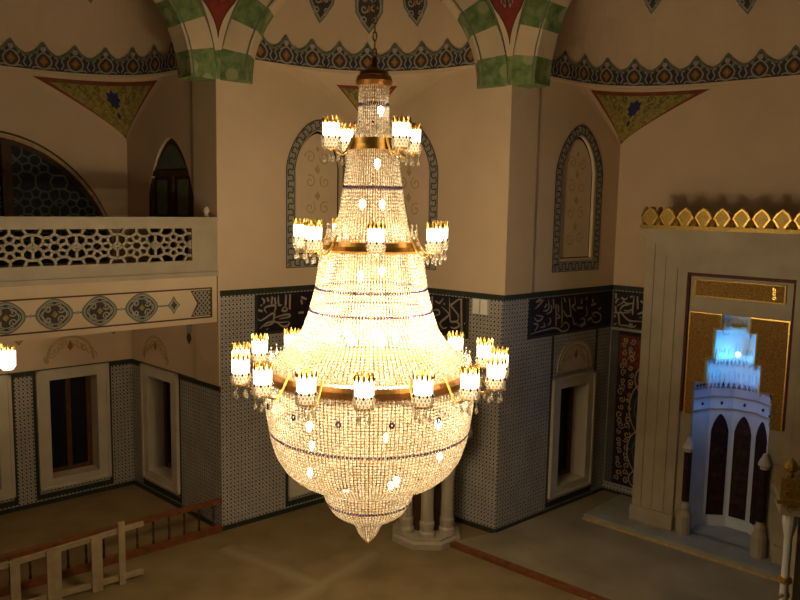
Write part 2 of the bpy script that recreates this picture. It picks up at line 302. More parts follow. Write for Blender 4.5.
def parch(c, w, zs, h, p=1.75):
    def f(s):
        x = min(1, abs(s-c)/w); return zs+h*(1-x**p)**.62
    return f
def wall(mb, F, S0, S1, Z0, Z1, m, holes=(), step=.5, reveal='marble'):
    """A wall face over [S0,S1]x[Z0,Z1]; a hole is (s0,s1,z0,top,depth) with top a number or a function of s."""
    cuts = {S0, S1}
    for h in holes:
        k = 1 if not callable(h[3]) else 20
        for i in range(k+1): cuts.add(max(S0, min(S1, h[0]+(h[1]-h[0])*i/k)))
    cuts = sorted(cuts)
    tp = lambda h, s: min(Z1, h[3](s) if callable(h[3]) else h[3])
    for a, b_ in zip(cuts, cuts[1:]):
        if b_-a < 1e-6: continue
        hs = sorted([h for h in holes if h[0]-1e-6 <= a and b_ <= h[1]+1e-6], key=lambda h: h[2])
        la, lb = Z0, Z0
        for h in hs+[None]:
            ua, ub = (Z1, Z1) if h is None else (h[2], h[2])
            if ua > la+1e-5 or ub > lb+1e-5: mb.face([F.p(a, la), F.p(b_, lb), F.p(b_, ub), F.p(a, ua)], m, [(a, la), (b_, lb), (b_, ub), (a, ua)])
            if h is not None:
                d = -h[4]; ta, tb = tp(h, a), tp(h, b_)
                mb.face([F.p(a, ta), F.p(b_, tb), F.p(b_, tb, d), F.p(a, ta, d)], reveal)
                mb.face([F.p(a, h[2]), F.p(b_, h[2]), F.p(b_, h[2], d), F.p(a, h[2], d)], reveal)
                la, lb = ta, tb
    for h in holes:
        d = -h[4]
        for s in (h[0], h[1]):
            if S0 < s < S1: mb.face([F.p(s, h[2]), F.p(s, tp(h, s)), F.p(s, tp(h, s), d), F.p(s, h[2], d)], reveal)

# deep window openings at floor level, one towards the inner end of every wall face
DW = .38
def opening(c): return (c-.46, c+.46, .50, 2.48, DW)
UPA = parch(2.60, 2.30, 5.0, 2.12, 2.0)
def arch_hole(c, w, z0, zs, h, d, p=1.75): return (c-w, c+w, z0, parch(c, w, zs, h, p), d)
NICHE = dict(w=.50, z0=5.02, zs=6.65, h=.70, d=.06)
def niche_hole(c): return arch_hole(c, NICHE['w'], NICHE['z0'], NICHE['zs'], NICHE['h'], NICHE['d'])

def face_of(F, name, c, lower_top, holes_low, holes_up, S1, S0=0):
    mb = MB()
    wall(mb, F, S0, S1, 0, lower_top, 'tile', holes_low)
    wall(mb, F, S0, S1, lower_top, ZTOP+.1, 'plaster', holes_up, reveal='plaster_pale')
    # dark green tile borders: along the top and round the window surround
    mb.box(F, S0, S1, lower_top-.09, lower_top+.01, 0, .015, 'green_tile')
    for h in holes_low:
        a, b_ = h[0]-.30, h[1]+.30
        for s in (a, b_-.07): mb.quad(F, s, s+.07, .18, lower_top-.09 if lower_top < 3 else 3.55, .006, 'green_tile')
        mb.quad(F, a, b_, .12, .22, .006, 'green_tile')
    return struct(mb.build(name))
# left bay
back_holes = [opening(1.21), opening(3.06)]
face_of(F_back, 'wall_left_back', 0, ZTL, back_holes, [(.35, 4.85, 4.7, UPA, .30)], S1=5.3)
face_of(F_side, 'wall_left_side', 0, ZTL, [opening(1.17)], [(.77, 2.57, 4.7, parch(1.67, .90, 5.6, 1.56, 1.75), 0.07)], L_SD)
# centre bay and mihrab bay
face_of(F_cl, 'wall_center_left', 0, ZT, [opening(2.12)], [niche_hole(2.12)], L_CL)
face_of(F_cr, 'wall_center_right', 0, ZT, [opening(1.17)], [niche_hole(1.03)], L_CR)
face_of(F_rs, 'wall_right_side', 0, ZT, [opening(2.22)], [niche_hole(2.11)], L_RS)
mb = MB()
wall(mb, F_rm, 0, 6.0, 0, ZT, 'tile'); wall(mb, F_rm, 0, 6.0, ZT, ZTOP+.1, 'plaster'); mb.box(F_rm, 0, 6, ZT-.09, ZT+.01, 0, .015, 'green_tile')
struct(mb.build('wall_right'))

# baseboards
for F, nm, a, b_ in ((F_back, 'left_back', 0, 5.3), (F_side, 'left_side', 0, L_SD), (F_cl, 'center_left', 0, L_CL), (F_cr, 'center_right', 0, L_CR), (F_rs, 'right_side', 0, L_RS), (F_rm, 'right', 0, 1.2)):
    mb = MB(); mb.box(F, a, b_, 0, .09, 0, .025, 'green_tile'); struct(mb.build('baseboard_'+nm))

# plaster pilaster steps on the outer faces of the two piers, above the tiles
k = 0
def trim(mb):
    global k
    k += 1
    return struct(mb.build('trim_%d' % k))
mb = MB(); mb.box(F_side, L_SD-.76, L_SD, ZTL+.01, 8.2, 0, .035, 'plaster'); trim(mb)
mb = MB(); mb.box(F_rs, 0, .76, ZT+.01, 8.2, 0, .035, 'plaster'); trim(mb)

# windows in the openings: marble surround, wooden frame, dark panes
def window(n, F, c):
    mb = MB()                                                   # surround stands 4 cm proud
    for a, b_, z0, z1 in ((c-.67, c-.46, .34, 2.66), (c+.46, c+.67, .34, 2.66), (c-.46, c+.46, 2.48, 2.66), (c-.46, c+.46, .34, .50)):
        mb.box(F, a, b_, z0, z1, .001, .05, 'marble')
    for a, b_, z0, z1 in ((c-.70, c-.64, .31, 2.69), (c+.64, c+.70, .31, 2.69), (c-.70, c+.70, 2.64, 2.69), (c-.70, c+.70, .30, .35)):
        mb.box(F, a, b_, z0, z1, .001, .07, 'marble')
    r = struct(mb.build('window_%d' % n))
    mb = MB(); d0, d1 = -DW, -DW+.07
    for s in (-.46, -.05, .36): mb.box(F, c+s, c+s+.10, .50, 2.48, d0, d1, 'wood_window')
    for z in (.50, 2.40): mb.box(F, c-.46, c+.46, z, z+.08, d0, d1-.01, 'wood_window')
    mb.build('window_frame', r)
    mb = MB(); mb.box(F, c-.46, c+.46, .50, 2.48, d0-.04, d0+.01, 'dark_glass'); mb.build('pane', r)
    return r
window(1, F_back, 1.21); window(2, F_back, 3.06); window(3, F_side, 1.17); window(4, F_cl, 2.12); window(5, F_cr, 1.17); window(6, F_rs, 2.22)

# tympana over the windows
def tympanum(F, c, m, m2):
    mb = MB(); z0 = 2.80; w = .56; h = .60
    pts = [(c-w*math.cos(PI*i/16), z0+h*math.sin(PI*i/16)**.8) for i in range(17)]
    if m:
        mb.prism(F, pts, 0, .03, m); n = .033
        mb.ribbon(F, pts, .05, .036, 'marble_dim', 0)
    else: n = .006
    for sx in (-1, 1):
        for a in range(5): mb.ribbon(F, spiral(c+sx*(.11+.085*a), z0+.10+.07*(4-a), .07, 1.0, a, sx), .034, n, m2, 0)
    mb.ribbon(F, [(c-.45*math.cos(PI*i/10), z0+.50*math.sin(PI*i/10)**.8) for i in range(11)], .05, n, m2, 0)
    mb.poly(F, [(c, z0+.22), (c+.06, z0+.30), (c, z0+.44), (c-.06, z0+.30)], n+.002, 'rust')
    return trim(mb)
tympanum(F_rs, 2.22, 'marble', 'plaster_ochre'); tympanum(F_cl, 2.12, 'marble', 'plaster_ochre'); tympanum(F_cr, 1.17, 'marble', 'plaster_ochre')
tympanum(F_back, 1.24, None, 'plaster_ochre'); tympanum(F_side, 1.0, None, 'plaster_ochre')
# little painted diamonds and the vase pendant under the balcony
mb = MB()
for F, s, z in ((F_back, 2.18, 3.33), (F_back, .37, 3.37), (F_side, .13, 3.42)):
    mb.poly(F, [(s-.10, z), (s, z-.12), (s+.10, z), (s, z+.12)], .004, 'line_ochre'); mb.poly(F, [(s-.05, z), (s, z-.06), (s+.05, z), (s, z+.06)], .006, 'motif_grey')
s, z = 2.27, 3.70
mb.poly(F_side, [(s-.17, z+.22), (s+.17, z+.22), (s+.12, z), (s+.07, z-.17), (s-.07, z-.17), (s-.12, z)], .004, 'motif_grey'); mb.poly(F_side, [(s-.06, z-.17), (s+.06, z-.17), (s+.09, z-.27), (s, z-.38), (s-.09, z-.27)], .006, 'motif_dark')
trim(mb)

# upper blind niches framed by a meander border
def niche_panel(F, c, label):
    mb = MB(); w1, w0 = .745, .56; zb1, zb0 = 4.78, 4.96
    fo = parch(c, w1, 6.60, .95); fi = parch(c, w0, 6.60, .78)
    N = 28
    A = [(c-w1, zb1)]+[(c-w1*math.cos(PI*i/N), fo(c-w1*math.cos(PI*i/N))) for i in range(N+1)]+[(c+w1, zb1)]
    B = [(c-w0, zb0)]+[(c-w0*math.cos(PI*i/N), fi(c-w0*math.cos(PI*i/N))) for i in range(N+1)]+[(c+w0, zb0)]
    mb.strip(F, A, B, .012, 'motif_grey'); mb.strip(F, [A[0], A[-1]], [B[0], B[-1]], .012, 'motif_grey')
    mb.strip(F, A+[A[0]], A+[A[0]], .003, 'motif_dark', .014)
    mb.ribbon(F, A, .022, .015, 'motif_dark', 0, closed=True); mb.ribbon(F, B, .02, .015, 'motif_dark', 0, closed=True)
    # meander running round the middle of the border
    mid = [((a[0]+b_[0])/2, (a[1]+b_[1])/2) for a, b_ in zip(A, B)]; mid = [mid[0]]+mid[1:]
    run = mid+[mid[0]]; acc = 0; nxt = .04; sgn = 1
    for (x0, y0), (x1, y1) in zip(run, run[1:]):
        l = math.hypot(x1-x0, y1-y0)
        while l > 0 and acc+l >= nxt:
            t = (nxt-acc)/l; x, y = x0+(x1-x0)*t, y0+(y1-y0)*t; ux, uy = (x1-x0)/l, (y1-y0)/l
            q = [(-.055, .055*sgn), (.0, .05*sgn), (.02, 0), (.0, -.05*sgn), (.055, -.055*sgn)]
            mb.ribbon(F, [(x+ux*a-uy*b_, y+uy*a+ux*b_) for a, b_ in q], .024, .016, 'motif_dark', 2)
            sgn = -sgn; nxt += .105
        acc += l
    # the shallow recess behind: plain back with faint painted scrolls
    d = -NICHE['d']; f = parch(c, NICHE['w'], NICHE['zs'], NICHE['h'])
    mb.poly(F, [(c-.47, NICHE['z0']+.02)]+[(c-.47*math.cos(PI*i/20), NICHE['zs']+(f(c-.5*math.cos(PI*i/20))-NICHE['zs'])*.93) for i in range(21)]+[(c+.47, NICHE['z0']+.02)], d+.003, 'plaster_pale')
    for i, z in enumerate((5.4, 5.9, 6.4, 6.85)):
        for sx in (-1, 1): mb.ribbon(F, spiral(c+sx*.17, z, .13, 1.3, i, sx), .028, d+.007, 'plaster_ochre', 0)
        mb.poly(F, [(c-.07, z+.22), (c, z+.14), (c+.07, z+.22), (c, z+.33)] if z < 6.8 else [(c-.05, z+.16), (c, z+.11), (c+.05, z+.16), (c, z+.22)], d+.009, 'plaster_ochre')
    return tag(mb.build('arched_panel'), label, 'wall panel')
niche_panel(F_cl, 2.12, 'round-topped plaster wall panel with dark meander border, left behind the big chandelier')
niche_panel(F_cr, 1.03, 'round-topped plaster wall panel with dark meander border, right behind the big chandelier')
niche_panel(F_rs, 2.11, 'narrow round-topped wall panel with dark border between right pier and mihrab crest')

# calligraphy friezes
def script_panel(F, a, b_, key, label, fill=()):
    mb = MB(); z0, z1 = 3.56, 4.31
    mb.box(F, a, b_, z0, z1, .003, .02, 'frieze_dark')
    for q in ((a, b_, z0, z0+.045), (a, a+.05, z0, z1), (b_-.05, b_, z0, z1)): mb.quad(F, *q, .023, 'green_tile')
    for st in STROKES[key]:
        st = [(min(b_-.06, max(a+.06, s)), min(z1-.03, max(z0+.05, z))) for s, z in st]
        mb.ribbon(F, st, .040, .026, 'script', 3, taper=True)
    return tag(mb.build('calligraphy_panel'), label, 'calligraphy panel')
script_panel(F_cl, .70, 3.25, 'CL', 'dark calligraphy panel with pale script left of the big chandelier')
script_panel(F_cr, .04, 2.56, 'CR', 'dark calligraphy panel with pale script just right of the big chandelier')
script_panel(F_rs, .72, 3.40, 'RS', 'long black calligraphy panel above the window niche between right pier and corner')
script_panel(F_rm, .03, 1.30, 'RM', 'short black calligraphy panel above the red floral tiles beside the mihrab')
# pale double patch on the tiles right of the chandelier, as raised boxes
mb = MB(); mb.box(F_cr, 2.66, 2.80, 4.05, 4.32, .002, .05, 'patch_white'); mb.box(F_cr, 2.83, 2.98, 4.05, 4.32, .002, .05, 'patch_white'); mb.box(F_cr, 2.80, 2.83, 4.08, 4.30, .002, .03, 'motif_grey')
tag(mb.build('pale_patch'), 'small pale double patch on tiled pier right of calligraphy panel', 'wall plate')

# floral tile panel beside the mihrab
mb = MB(); mb.box(F_rm, .03, 1.28, .25, 3.50, .003, .02, 'frieze_dark')
mb.quad(F_rm, .03, .20, .25, 3.50, .024, 'band_tile'); mb.quad(F_rm, .22, 1.28, 2.75, 3.42, .023, 'red_tile'); mb.quad(F_rm, .22, 1.28, .3, 2.75, .023, 'dark_red_tile')
for z, w, h in ((2.55, .15, .20), (1.95, .22, .40), (1.05, .22, .34), (.45, .17, .14)):
    ring_ = lambda q: [(.80+w*q*math.cos(2*PI*i/14), z+h*q*math.sin(2*PI*i/14)*(1.12 if i % 7 == 3 else 1)) for i in range(14)]
    mb.poly(F_rm, ring_(1.15), .026, 'navy_dark'); mb.poly(F_rm, ring_(.5), .030, 'red_tile'); mb.ribbon(F_rm, ring_(1.3), .028, .028, 'script', 2, closed=True); mb.ribbon(F_rm, ring_(.78), .016, .029, 'motif_green', 2, closed=True)
rr = random.Random(3)
for i in range(22):
    z = .38+.14*i
    for x in (.33, .50, 1.10, 1.24): mb.ribbon(F_rm, spiral(x+rr.uniform(-.03, .03), z+rr.uniform(-.04, .04), rr.uniform(.05, .085), 1.2, rr.uniform(0, 6), rr.choice((-1, 1))), .022, .027+.0005*(i % 4), rr.choice(('script', 'motif_grey', 'motif_grey', 'plaster_ochre')), 0)
tag(mb.build('tile_panel'), 'tall red and blue floral tile panel between corner and mihrab', 'tile panel')

# ------------------------------------------------------------------ pendentives, scalloped bands, half domes
def bez(a, c, b_, n=14): return [tuple((1-t)**2*a[i]+2*t*(1-t)*c[i]+t*t*b_[i] for i in (0, 1)) for t in [j/n for j in range(n+1)]]
def along(F, s): q = F.p(s, 0); return (q[0], q[1])
# each bay: corner, wall towards it and away from it as (frame, corner s, sign), fillet lengths, painted widths
def bay(corner, fa, fb, A, B, wa, wb, start, end, cm, zt, ceil_name, ZTOP=8.47, zp=8.23):
    """fa(a), fb(a) give plan points at distance a from the corner along each wall."""
    path = [start]+bez(fa(A), corner, fb(B))+[end]
    P = Path(path, cm)
    # pendentive
    mb = MB(); N = 16; K = 12; rows = []
    for i in range(N+1):
        u = i/N; z = zt+(ZTOP-zt)*u; a = u**1.1
        rows.append((z, a, bez(fa(A*a), corner, fb(B*a), K)))
    for (z0, a0, r0), (z1, a1, r1) in zip(rows, rows[1:]):
        for j in range(K): mb.face([(*r0[j], z0), (*r0[j+1], z0), (*r1[j+1], z1), (*r1[j], z1)], 'plaster', None, True)
    trim(mb)
    # painted triangle on it
    mb = MB()
    cx, cy = cm
    def S(t, z, off):
        u = max(1e-4, (z-zt)/(ZTOP-zt)); a = u**1.1; pa, pb = fa(A*a), fb(B*a)
        x, y = [(1-t)**2*pa[i]+2*t*(1-t)*corner[i]+t*t*pb[i] for i in (0, 1)]
        l = math.hypot(cx-x, cy-y); return (x+(cx-x)/l*off, y+(cy-y)/l*off, z-off*.3)
    R = []
    NR = 14
    for i in range(NR+1):
        q = i/NR; z = zt+.03+(zp-zt-.03)*q; a = ((z-zt)/(ZTOP-zt))**1.1
        ta = .5*(1-min(.98, (wa*q**1.25)/(A*a))); tb = .5*(1+min(.98, (wb*q**1.25)/(B*a)))
        R.append((z, ta, tb))
    def patch(f0, f1, off, m, i0=0, i1=NR):
        for (z0, a0, b0), (z1, a1, b1) in list(zip(R, R[1:]))[i0:i1]:
            for j in range(8):
                L0 = a0+(b0-a0)*f0; H0 = a0+(b0-a0)*f1; L1 = a1+(b1-a1)*f0; H1 = a1+(b1-a1)*f1
                g0, g1 = j/8, (j+1)/8
                mb.face([S(L0+(H0-L0)*g0, z0, off), S(L0+(H0-L0)*g1, z0, off), S(L1+(H1-L1)*g1, z1, off), S(L1+(H1-L1)*g0, z1, off)], m)
    patch(0, 1, .008, 'line_red'); patch(.045, .955, .014, 'olive_gold', 1, NR-1)
    class PF:                                            # paint on the patch: s in -1..1, z
        @staticmethod
        def p(s, z, n=0):
            q = max(0, min(1, (z-zt-.03)/(zp-zt-.03))); a = ((z-zt)/(ZTOP-zt))**1.1
            ta = .5*(1-min(.98, (wa*q**1.25)/(A*a))); tb = .5*(1+min(.98, (wb*q**1.25)/(B*a)))
            return S(ta+(tb-ta)*(s+1)/2, z, n)
    hz = zp-zt; asp = 2*hz/(wa+wb)
    for sx in (-1, 1):
        for (x, z, r) in ((.52, .88, .14), (.26, .88, .10), (.36, .70, .13), (.20, .52, .10), (.72, .90, .09), (.55, .74, .08), (.3, .35, .09)):
            mb.ribbon(PF, [(sx*a, b_) for a, b_ in [(x+(p_[0])*asp*.8/(.4+z*.6), zt+hz*z+p_[1]*hz*.75) for p_ in spiral(0, 0, r, 1.2, 1, sx)]], .030, .019, 'olive_dark', 0)
    zc = zt+hz*.70; r = hz*.15
    mb.poly(PF, [(r*(1.0 if i % 2 == 0 else .72)*math.cos(2*PI*i/16)*asp*1.8/hz, zc+r*(1.15 if i % 2 == 0 else .8)*math.sin(2*PI*i/16)) for i in range(16)], .024, 'navy')
    mb.poly(PF, [(-.10, zt+hz*.44), (0, zt+hz*.36), (.10, zt+hz*.44), (0, zt+hz*.50)], .024, 'navy')
    trim(mb)
    # scalloped band
    mb = MB(); n_mod = max(1, round(P.len/.56)); w = P.len/n_mod; z0 = ZTOP
    mb.box(P, 0, .01, z0, z0+.01, 0, .01, 'plaster')
    for i in range(n_mod):
        s = i*w
        top = [(0, .25), (.14, .28), (.30, .34), (.42, .42), (.5, .49), (.58, .42), (.70, .34), (.86, .28), (1, .25)]
        cols = [(s+a*w, z0+h) for a, h in top]
        mb.strip(P, [(q[0], z0) for q in cols], cols, .05, 'motif_dark'); mb.strip(P, [(q[0], z0) for q in cols], [(q[0], z0) for q in cols], .05, 'plaster_pale', -.2)
        mb.ribbon(P, cols, .045, .060, 'motif_green', 2)
        c = s+w/2
        mb.ribbon(P, [(c, z0+.02), (c+.10, z0+.07), (c+.14, z0+.17), (c+.07, z0+.27), (c, z0+.31), (c-.07, z0+.27), (c-.14, z0+.17), (c-.10, z0+.07)], .028, .062, 'motif_grey', 2, closed=True)
        mb.poly(P, [(c-.075, z0+.16), (c, z0+.07), (c+.075, z0+.16), (c, z0+.25)], .060, 'rust'); mb.poly(P, [(c-.03, z0+.16), (c, z0+.12), (c+.03, z0+.16), (c, z0+.20)], .063, 'olive_gold')
        mb.poly(P, [(c+.05*math.cos(2*PI*j/8), z0+.37+.05*math.sin(2*PI*j/8)) for j in range(8)], .062, 'motif_lilac')
        for sx in (-1, 1):
            e = c+sx*w/2
            mb.ribbon(P, [(e-sx*.02, z0+.04), (e-sx*.07, z0+.12), (e-sx*.03, z0+.20), (e-sx*.09, z0+.25)], .024, .062, 'motif_grey', 2)
            mb.ribbon(P, [(c+sx*.05, z0+.03), (c+sx*.15, z0+.05), (c+sx*.20, z0+.02)], .024, .062, 'motif_grey', 2)
            mb.ribbon(P, spiral(c+sx*.12, z0+.285, .038, 1, 0, sx, 8), .018, .062, 'motif_grey', 0)
        mb.poly(P, [(s-.03, z0+.03), (s+.03, z0+.03), (s+.04, z0+.11), (s, z0+.17), (s-.04, z0+.11)] if i else [(s, z0+.03), (s+.03, z0+.03), (s+.04, z0+.11), (s, z0+.17)], .061, 'navy')
    mb.strip(P, [(P.len*i/60, z0-.05) for i in range(61)], [(P.len*i/60, z0) for i in range(61)], .055, 'plaster_pale'); mb.strip(P, [(P.len*i/60, z0-.05) for i in range(61)], [(P.len*i/60, z0-.05) for i in range(61)], .055, 'plaster_pale', -.1)
    trim(mb)
    # half dome above
    H = 3.1
    def D(s, h, off=0):
        x, y, _ = P.p(s, 0, 0); kx = math.sqrt(max(0, 1-(h/H)**2)); dx, dy = cm[0]-x, cm[1]-y; l = math.hypot(dx, dy)
        return (cm[0]-dx*kx+dx/l*off, cm[1]-dy*kx+dy/l*off, ZTOP+h-off*.4)
    mb = MB(); NS = 60
    for i in range(NS):
        for j in range(24):
            s0, s1 = P.len*i/NS, P.len*(i+1)/NS; h0, h1 = H*math.sin(PI/2*j/24), H*math.sin(PI/2*(j+1)/24)
            mb.face([D(s0, h0), D(s1, h0), D(s1, h1), D(s0, h1)], 'plaster', None, True)
    struct(mb.build('ceiling_'+ceil_name))
    return P, D
def drops(D, spots):
    for s, h, w, l in spots:
        class DF:
            @staticmethod
            def p(a, z, n=0): return D(s+a, h+z, .02+n)
        def shape(q): return [(w*q*x, l*q*z) for x, z in ((0, -1), (.45, -.62), (.9, -.15), (.95, .3), (.7, .75), (.3, .95), (0, 1.15), (-.3, .95), (-.7, .75), (-.95, .3), (-.9, -.15), (-.45, -.62))]
        mb = MB()
        for q, mm, n in ((1, 'motif_green', 0), (.88, 'motif_grey', .006), (.76, 'motif_dark', .012)):
            sh = shape(q)
            for i in range(len(sh)): mb.face([DF.p(0, 0, n), DF.p(*sh[i], n), DF.p(*sh[(i+1) % len(sh)], n)], mm)
        for z in (-.45, 0, .4):
            for sx in (-1, 1): mb.ribbon(DF, spiral(sx*w*.32, l*z, w*.26, 1.1, z*5, sx, 10), w*.10, .018, 'motif_grey', 0)
        mb.poly(DF, [(-w*.14, 0), (0, -l*.16), (w*.14, 0), (0, l*.16)], .020, 'rust')
        trim(mb)
s_end = .25
Pc, Dc = bay(CC, lambda a: along(F_cl, L_CL-a), lambda a: along(F_cr, a), 2.2, 2.2, .78, .75, LP, RP, (-.68, 13.7), 7.45, 'center')
LBm = along(F_bal, 2.5); RBm = along(F_rch, 3.0)
Pl, Dl = bay(LC, lambda a: along(F_side, a), lambda a: along(F_back, a), 1.75, 2.25, 1.3, 1.75, LP, along(F_back, 5.2), LBm, 7.17, 'left', 8.34)
Pr, Dr = bay(RC, lambda a: along(F_rs, L_RS-a), lambda a: along(F_rm, a), 1.7, 2.25, 1.15, 1.75, RP, along(F_rm, 5.2), RBm, 7.25, 'right', 8.33)
mid = Pc.len/2
drops(Dc, [(mid-.95, 1.22, .29, .42), (mid+.03, 1.12, .31, .44), (mid+1.0, 1.20, .29, .42), (mid-1.85, 1.50, .27, .40), (mid+1.85, 1.50, .27, .40)])
drops(Dl, [(3.3, 1.6, .26, .36), (4.5, 1.6, .26, .36)])
drops(Dr, [(3.36, 1.62, .27, .36), (5.2, 1.45, .27, .36)])

# striped arches springing from the piers
OFFV = Vector((0, -.006, 0))
def ring(F, c=2.5, nb=15):
    mb = MB(); z0, ri, ro = 8.05, c-.52, c-.05
    for i in range(nb):
        a0, a1 = PI*i/nb, PI*(i+1)/nb; m = 'voussoir_green' if i % 2 == 0 else 'voussoir_white'
        pts = [(c-ro*math.cos(a0+(a1-a0)*j/3), z0+ro*math.sin(a0+(a1-a0)*j/3)) for j in range(4)]+[(c-ri*math.cos(a1-(a1-a0)*j/3), z0+ri*math.sin(a1-(a1-a0)*j/3)) for j in range(4)]
        mb.prism(F, pts, -.42, .06, m)
    mb.ribbon(F, [(c-(ri+.05)*math.cos(PI*j/30), z0+(ri+.05)*math.sin(PI*j/30)) for j in range(31)], .03, .066, 'motif_green', 0)
    return trim(mb)
ring(F_mid); ring(F_bal); ring(F_rch, 3.4, 21)
def spandrel(FA, FB):
    """Painted triangle between the arch that leaves a pier one way (FA) and the one that leaves it the other way (FB)."""
    mb = MB(); N = 24
    def e(F, h): c = F[2]; s = c-math.sqrt(max(0, (c-.05)**2-h*h)); return F[0].p(5.01-s if F[1] else s, 8.05+h, .07)
    L = lambda a, b_, t: tuple(a[q]+(b_[q]-a[q])*t for q in range(3))
    for i in range(N):
        h0, h1 = 2.3*i/N, 2.3*(i+1)/N
        A0, A1, B0, B1 = e(FA, h0), e(FA, h1), e(FB, h0), e(FB, h1)
        if h0 < .40: mb.face([A0, B0, B1, A1], 'voussoir_green'); continue
        f0, f1 = [max(0, min(.76, .70*(h-.72)/.5))/2 for h in (h0, h1)]
        for (p0, p1), (q0, q1), m in (((0, .08), (0, .08), 'motif_green'), ((.08, .5-f0), (.08, .5-f1), 'voussoir_white'), ((.5-f0, .5+f0), (.5-f1, .5+f1), 'red_paint'), ((.5+f0, .92), (.5+f1, .92), 'voussoir_white'), ((.92, 1), (.92, 1), 'motif_green')):
            mb.face([L(A0, B0, p0), L(A0, B0, p1), L(A1, B1, q1), L(A1, B1, q0)], m)
        for p0, q0 in ((.5-f0, .5-f1), (.5+f0, .5+f1)):
            if f1 > 0: mb.face([tuple(v) for v in (Vector(L(A0, B0, p0-.03))+OFFV, Vector(L(A0, B0, p0+.03))+OFFV, Vector(L(A1, B1, q0+.03))+OFFV, Vector(L(A1, B1, q0-.03))+OFFV)], 'line_brown')
    class SF:
        @staticmethod
        def p(s, z, n=0):
            a, b_ = e(FA, z), e(FB, z); q = [a[i]+(b_[i]-a[i])*(s+1)/2 for i in range(3)]
            l = math.hypot(-.68-q[0], 8-q[1]); return (q[0]+(-.68-q[0])/l*n, q[1]+(8-q[1])/l*n, q[2])
    for z in (1.32, 1.6, 1.95):
        for sx in (-1, 1): mb.ribbon(SF, [(sx*(.16+x*1.0), z+y) for x, y in spiral(0, 0, .13, 1, 0, 1, 10)], .04, .012, 'motif_grey', 0)
        mb.poly(SF, [(-.10, z), (0, z-.09), (.10, z), (0, z+.09)], .014, 'motif_dark')
    trim(mb)
spandrel((F_bal, False, 2.5), (F_mid, False, 2.5)); spandrel((F_mid, True, 2.5), (F_rch, False, 3.4))

# ------------------------------------------------------------------ floor and ceiling
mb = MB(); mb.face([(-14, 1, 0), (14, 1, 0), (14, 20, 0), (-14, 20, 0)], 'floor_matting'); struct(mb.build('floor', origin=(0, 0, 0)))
mb = MB(); F_thr = Frame((1.06, 13.25), (.748, -.663), (-1, -1))
pts = [F_thr.p(-.1, .03, 0), F_thr.p(6, .03, 0), F_thr.p(6, .03, -4), (RC[0], RC[1], .03), (RP[0], RP[1], .03)]
mb.face(pts, 'bay_stone'); struct(mb.build('floor_bay'))
mb = MB(); mb.box(F_thr, -.05, 6, 0, .07, 0, .13, 'wood_red'); trim(mb)
mb = MB(); mb.box(F_mih, -.75, 4.5, .03, .13, -1.0, .45, 'stone_step'); mb.box(F_mih, -.75, 4.5, .03, .07, .45, .52, 'plaster_ochre'); struct(mb.build('floor_step'))
mb = MB(); mb.face([(-14, 1, 13.2), (14, 1, 13.2), (14, 20, 13.2), (-14, 20, 13.2)], 'plaster'); struct(mb.build('ceiling'))

# upper arched window and door of the gallery
mb = MB(); d = -.30
f = UPA; S = [.35+4.5*i/30 for i in range(31)]
mb.strip(F_back, [(s, 4.7) for s in S], [(s, f(s)) for s in S], d+.02, 'dark_glass')
r = struct(mb.build('window_7'))
mb = MB(); mb.strip(F_back, [(s, f(s)) for s in S], [(s, f(s)-.10 if i not in (0, 30) else f(s)) for i, s in enumerate(S)], d+.10, 'wood_dark')
for s in (2.12, 3.3): mb.box(F_back, s, s+.17, 4.7, f(s), d, d+.12, 'wood_dark')
mb.build('window_frame', r)
mb = MB()
def girih(mb, F, s0, s1, z0, z1, cell, w, n, m, clip=None, thick=0):
    ns = max(1, round((s1-s0)/cell)); cs = (s1-s0)/ns; nz = max(1, round((z1-z0)/cell)); cz = (z1-z0)/nz
    def seg(a, b_):
        if clip and not (clip(a) and clip(b_)): return
        mb.ribbon(F, [a, b_], w, n, m, 0, thick=thick)
    for i in range(ns):
        for j in range(nz):
            cx, cy = s0+cs*(i+.5), z0+cz*(j+.5)
            P = lambda r, k_: (cx+r*cs*math.cos(PI*k_/6), cy+r*cz*math.sin(PI*k_/6))
            P = lambda r, k_: (cx+r*cs*math.cos(PI*k_/8), cy+r*cz*math.sin(PI*k_/8))
            for q in range(8):
                k_ = 2*q+1
                seg(P(.14, k_), P(.14, k_+2)); seg(P(.14, k_), P(.30, k_)); seg(P(.30, k_), P(.37, k_+1)); seg(P(.37, k_+1), P(.30, k_+2))
            seg(P(.37, 0), (s0+cs*(i+1), cy)); seg(P(.37, 8), (s0+cs*i, cy)); seg(P(.37, 4), (cx, z0+cz*(j+1))); seg(P(.37, 12), (cx, z0+cz*j))
            for sx in (-1, 1):
                for sz in (-1, 1):
                    e = (cx+sx*.26*cs, cy+sz*.26*cz); k2 = (cx+sx*.38*cs, cy+sz*.34*cz)
                    seg(e, k2); seg(k2, (cx+sx*.5*cs, cy+sz*.34*cz)); seg(k2, (cx+sx*.30*cs, cy+sz*.5*cz)); seg((cx+sx*.5*cs, cy+sz*.12*cz), (cx+sx*.37*cs, cy)); seg((cx+sx*.5*cs, cy+sz*.12*cz), (cx+sx*.5*cs, cy+sz*.34*cz)) if sx > 0 else None
girih(mb, F_back, .4, 2.12, 4.7, 7.1, .86, .036, d+.05, 'lattice_teal', lambda q: q[1] < f(q[0])-.05)
girih(mb, F_back, 2.29, 3.3, 4.7, 7.1, .86, .036, d+.05, 'lattice_teal', lambda q: q[1] < f(q[0])-.05)
mb.build('lattice', r)
mb = MB(); N = 40
out = [(.35+4.5*i/N, f(.35+4.5*i/N)) for i in range(N+1)]
mb.ribbon(F_back, out, .06, .02, 'plaster_ochre', 0, thick=.02); mb.ribbon(F_back, [(s, z+.07) for s, z in out], .04, .012, 'line_brown', 0); mb.build('surround', r)
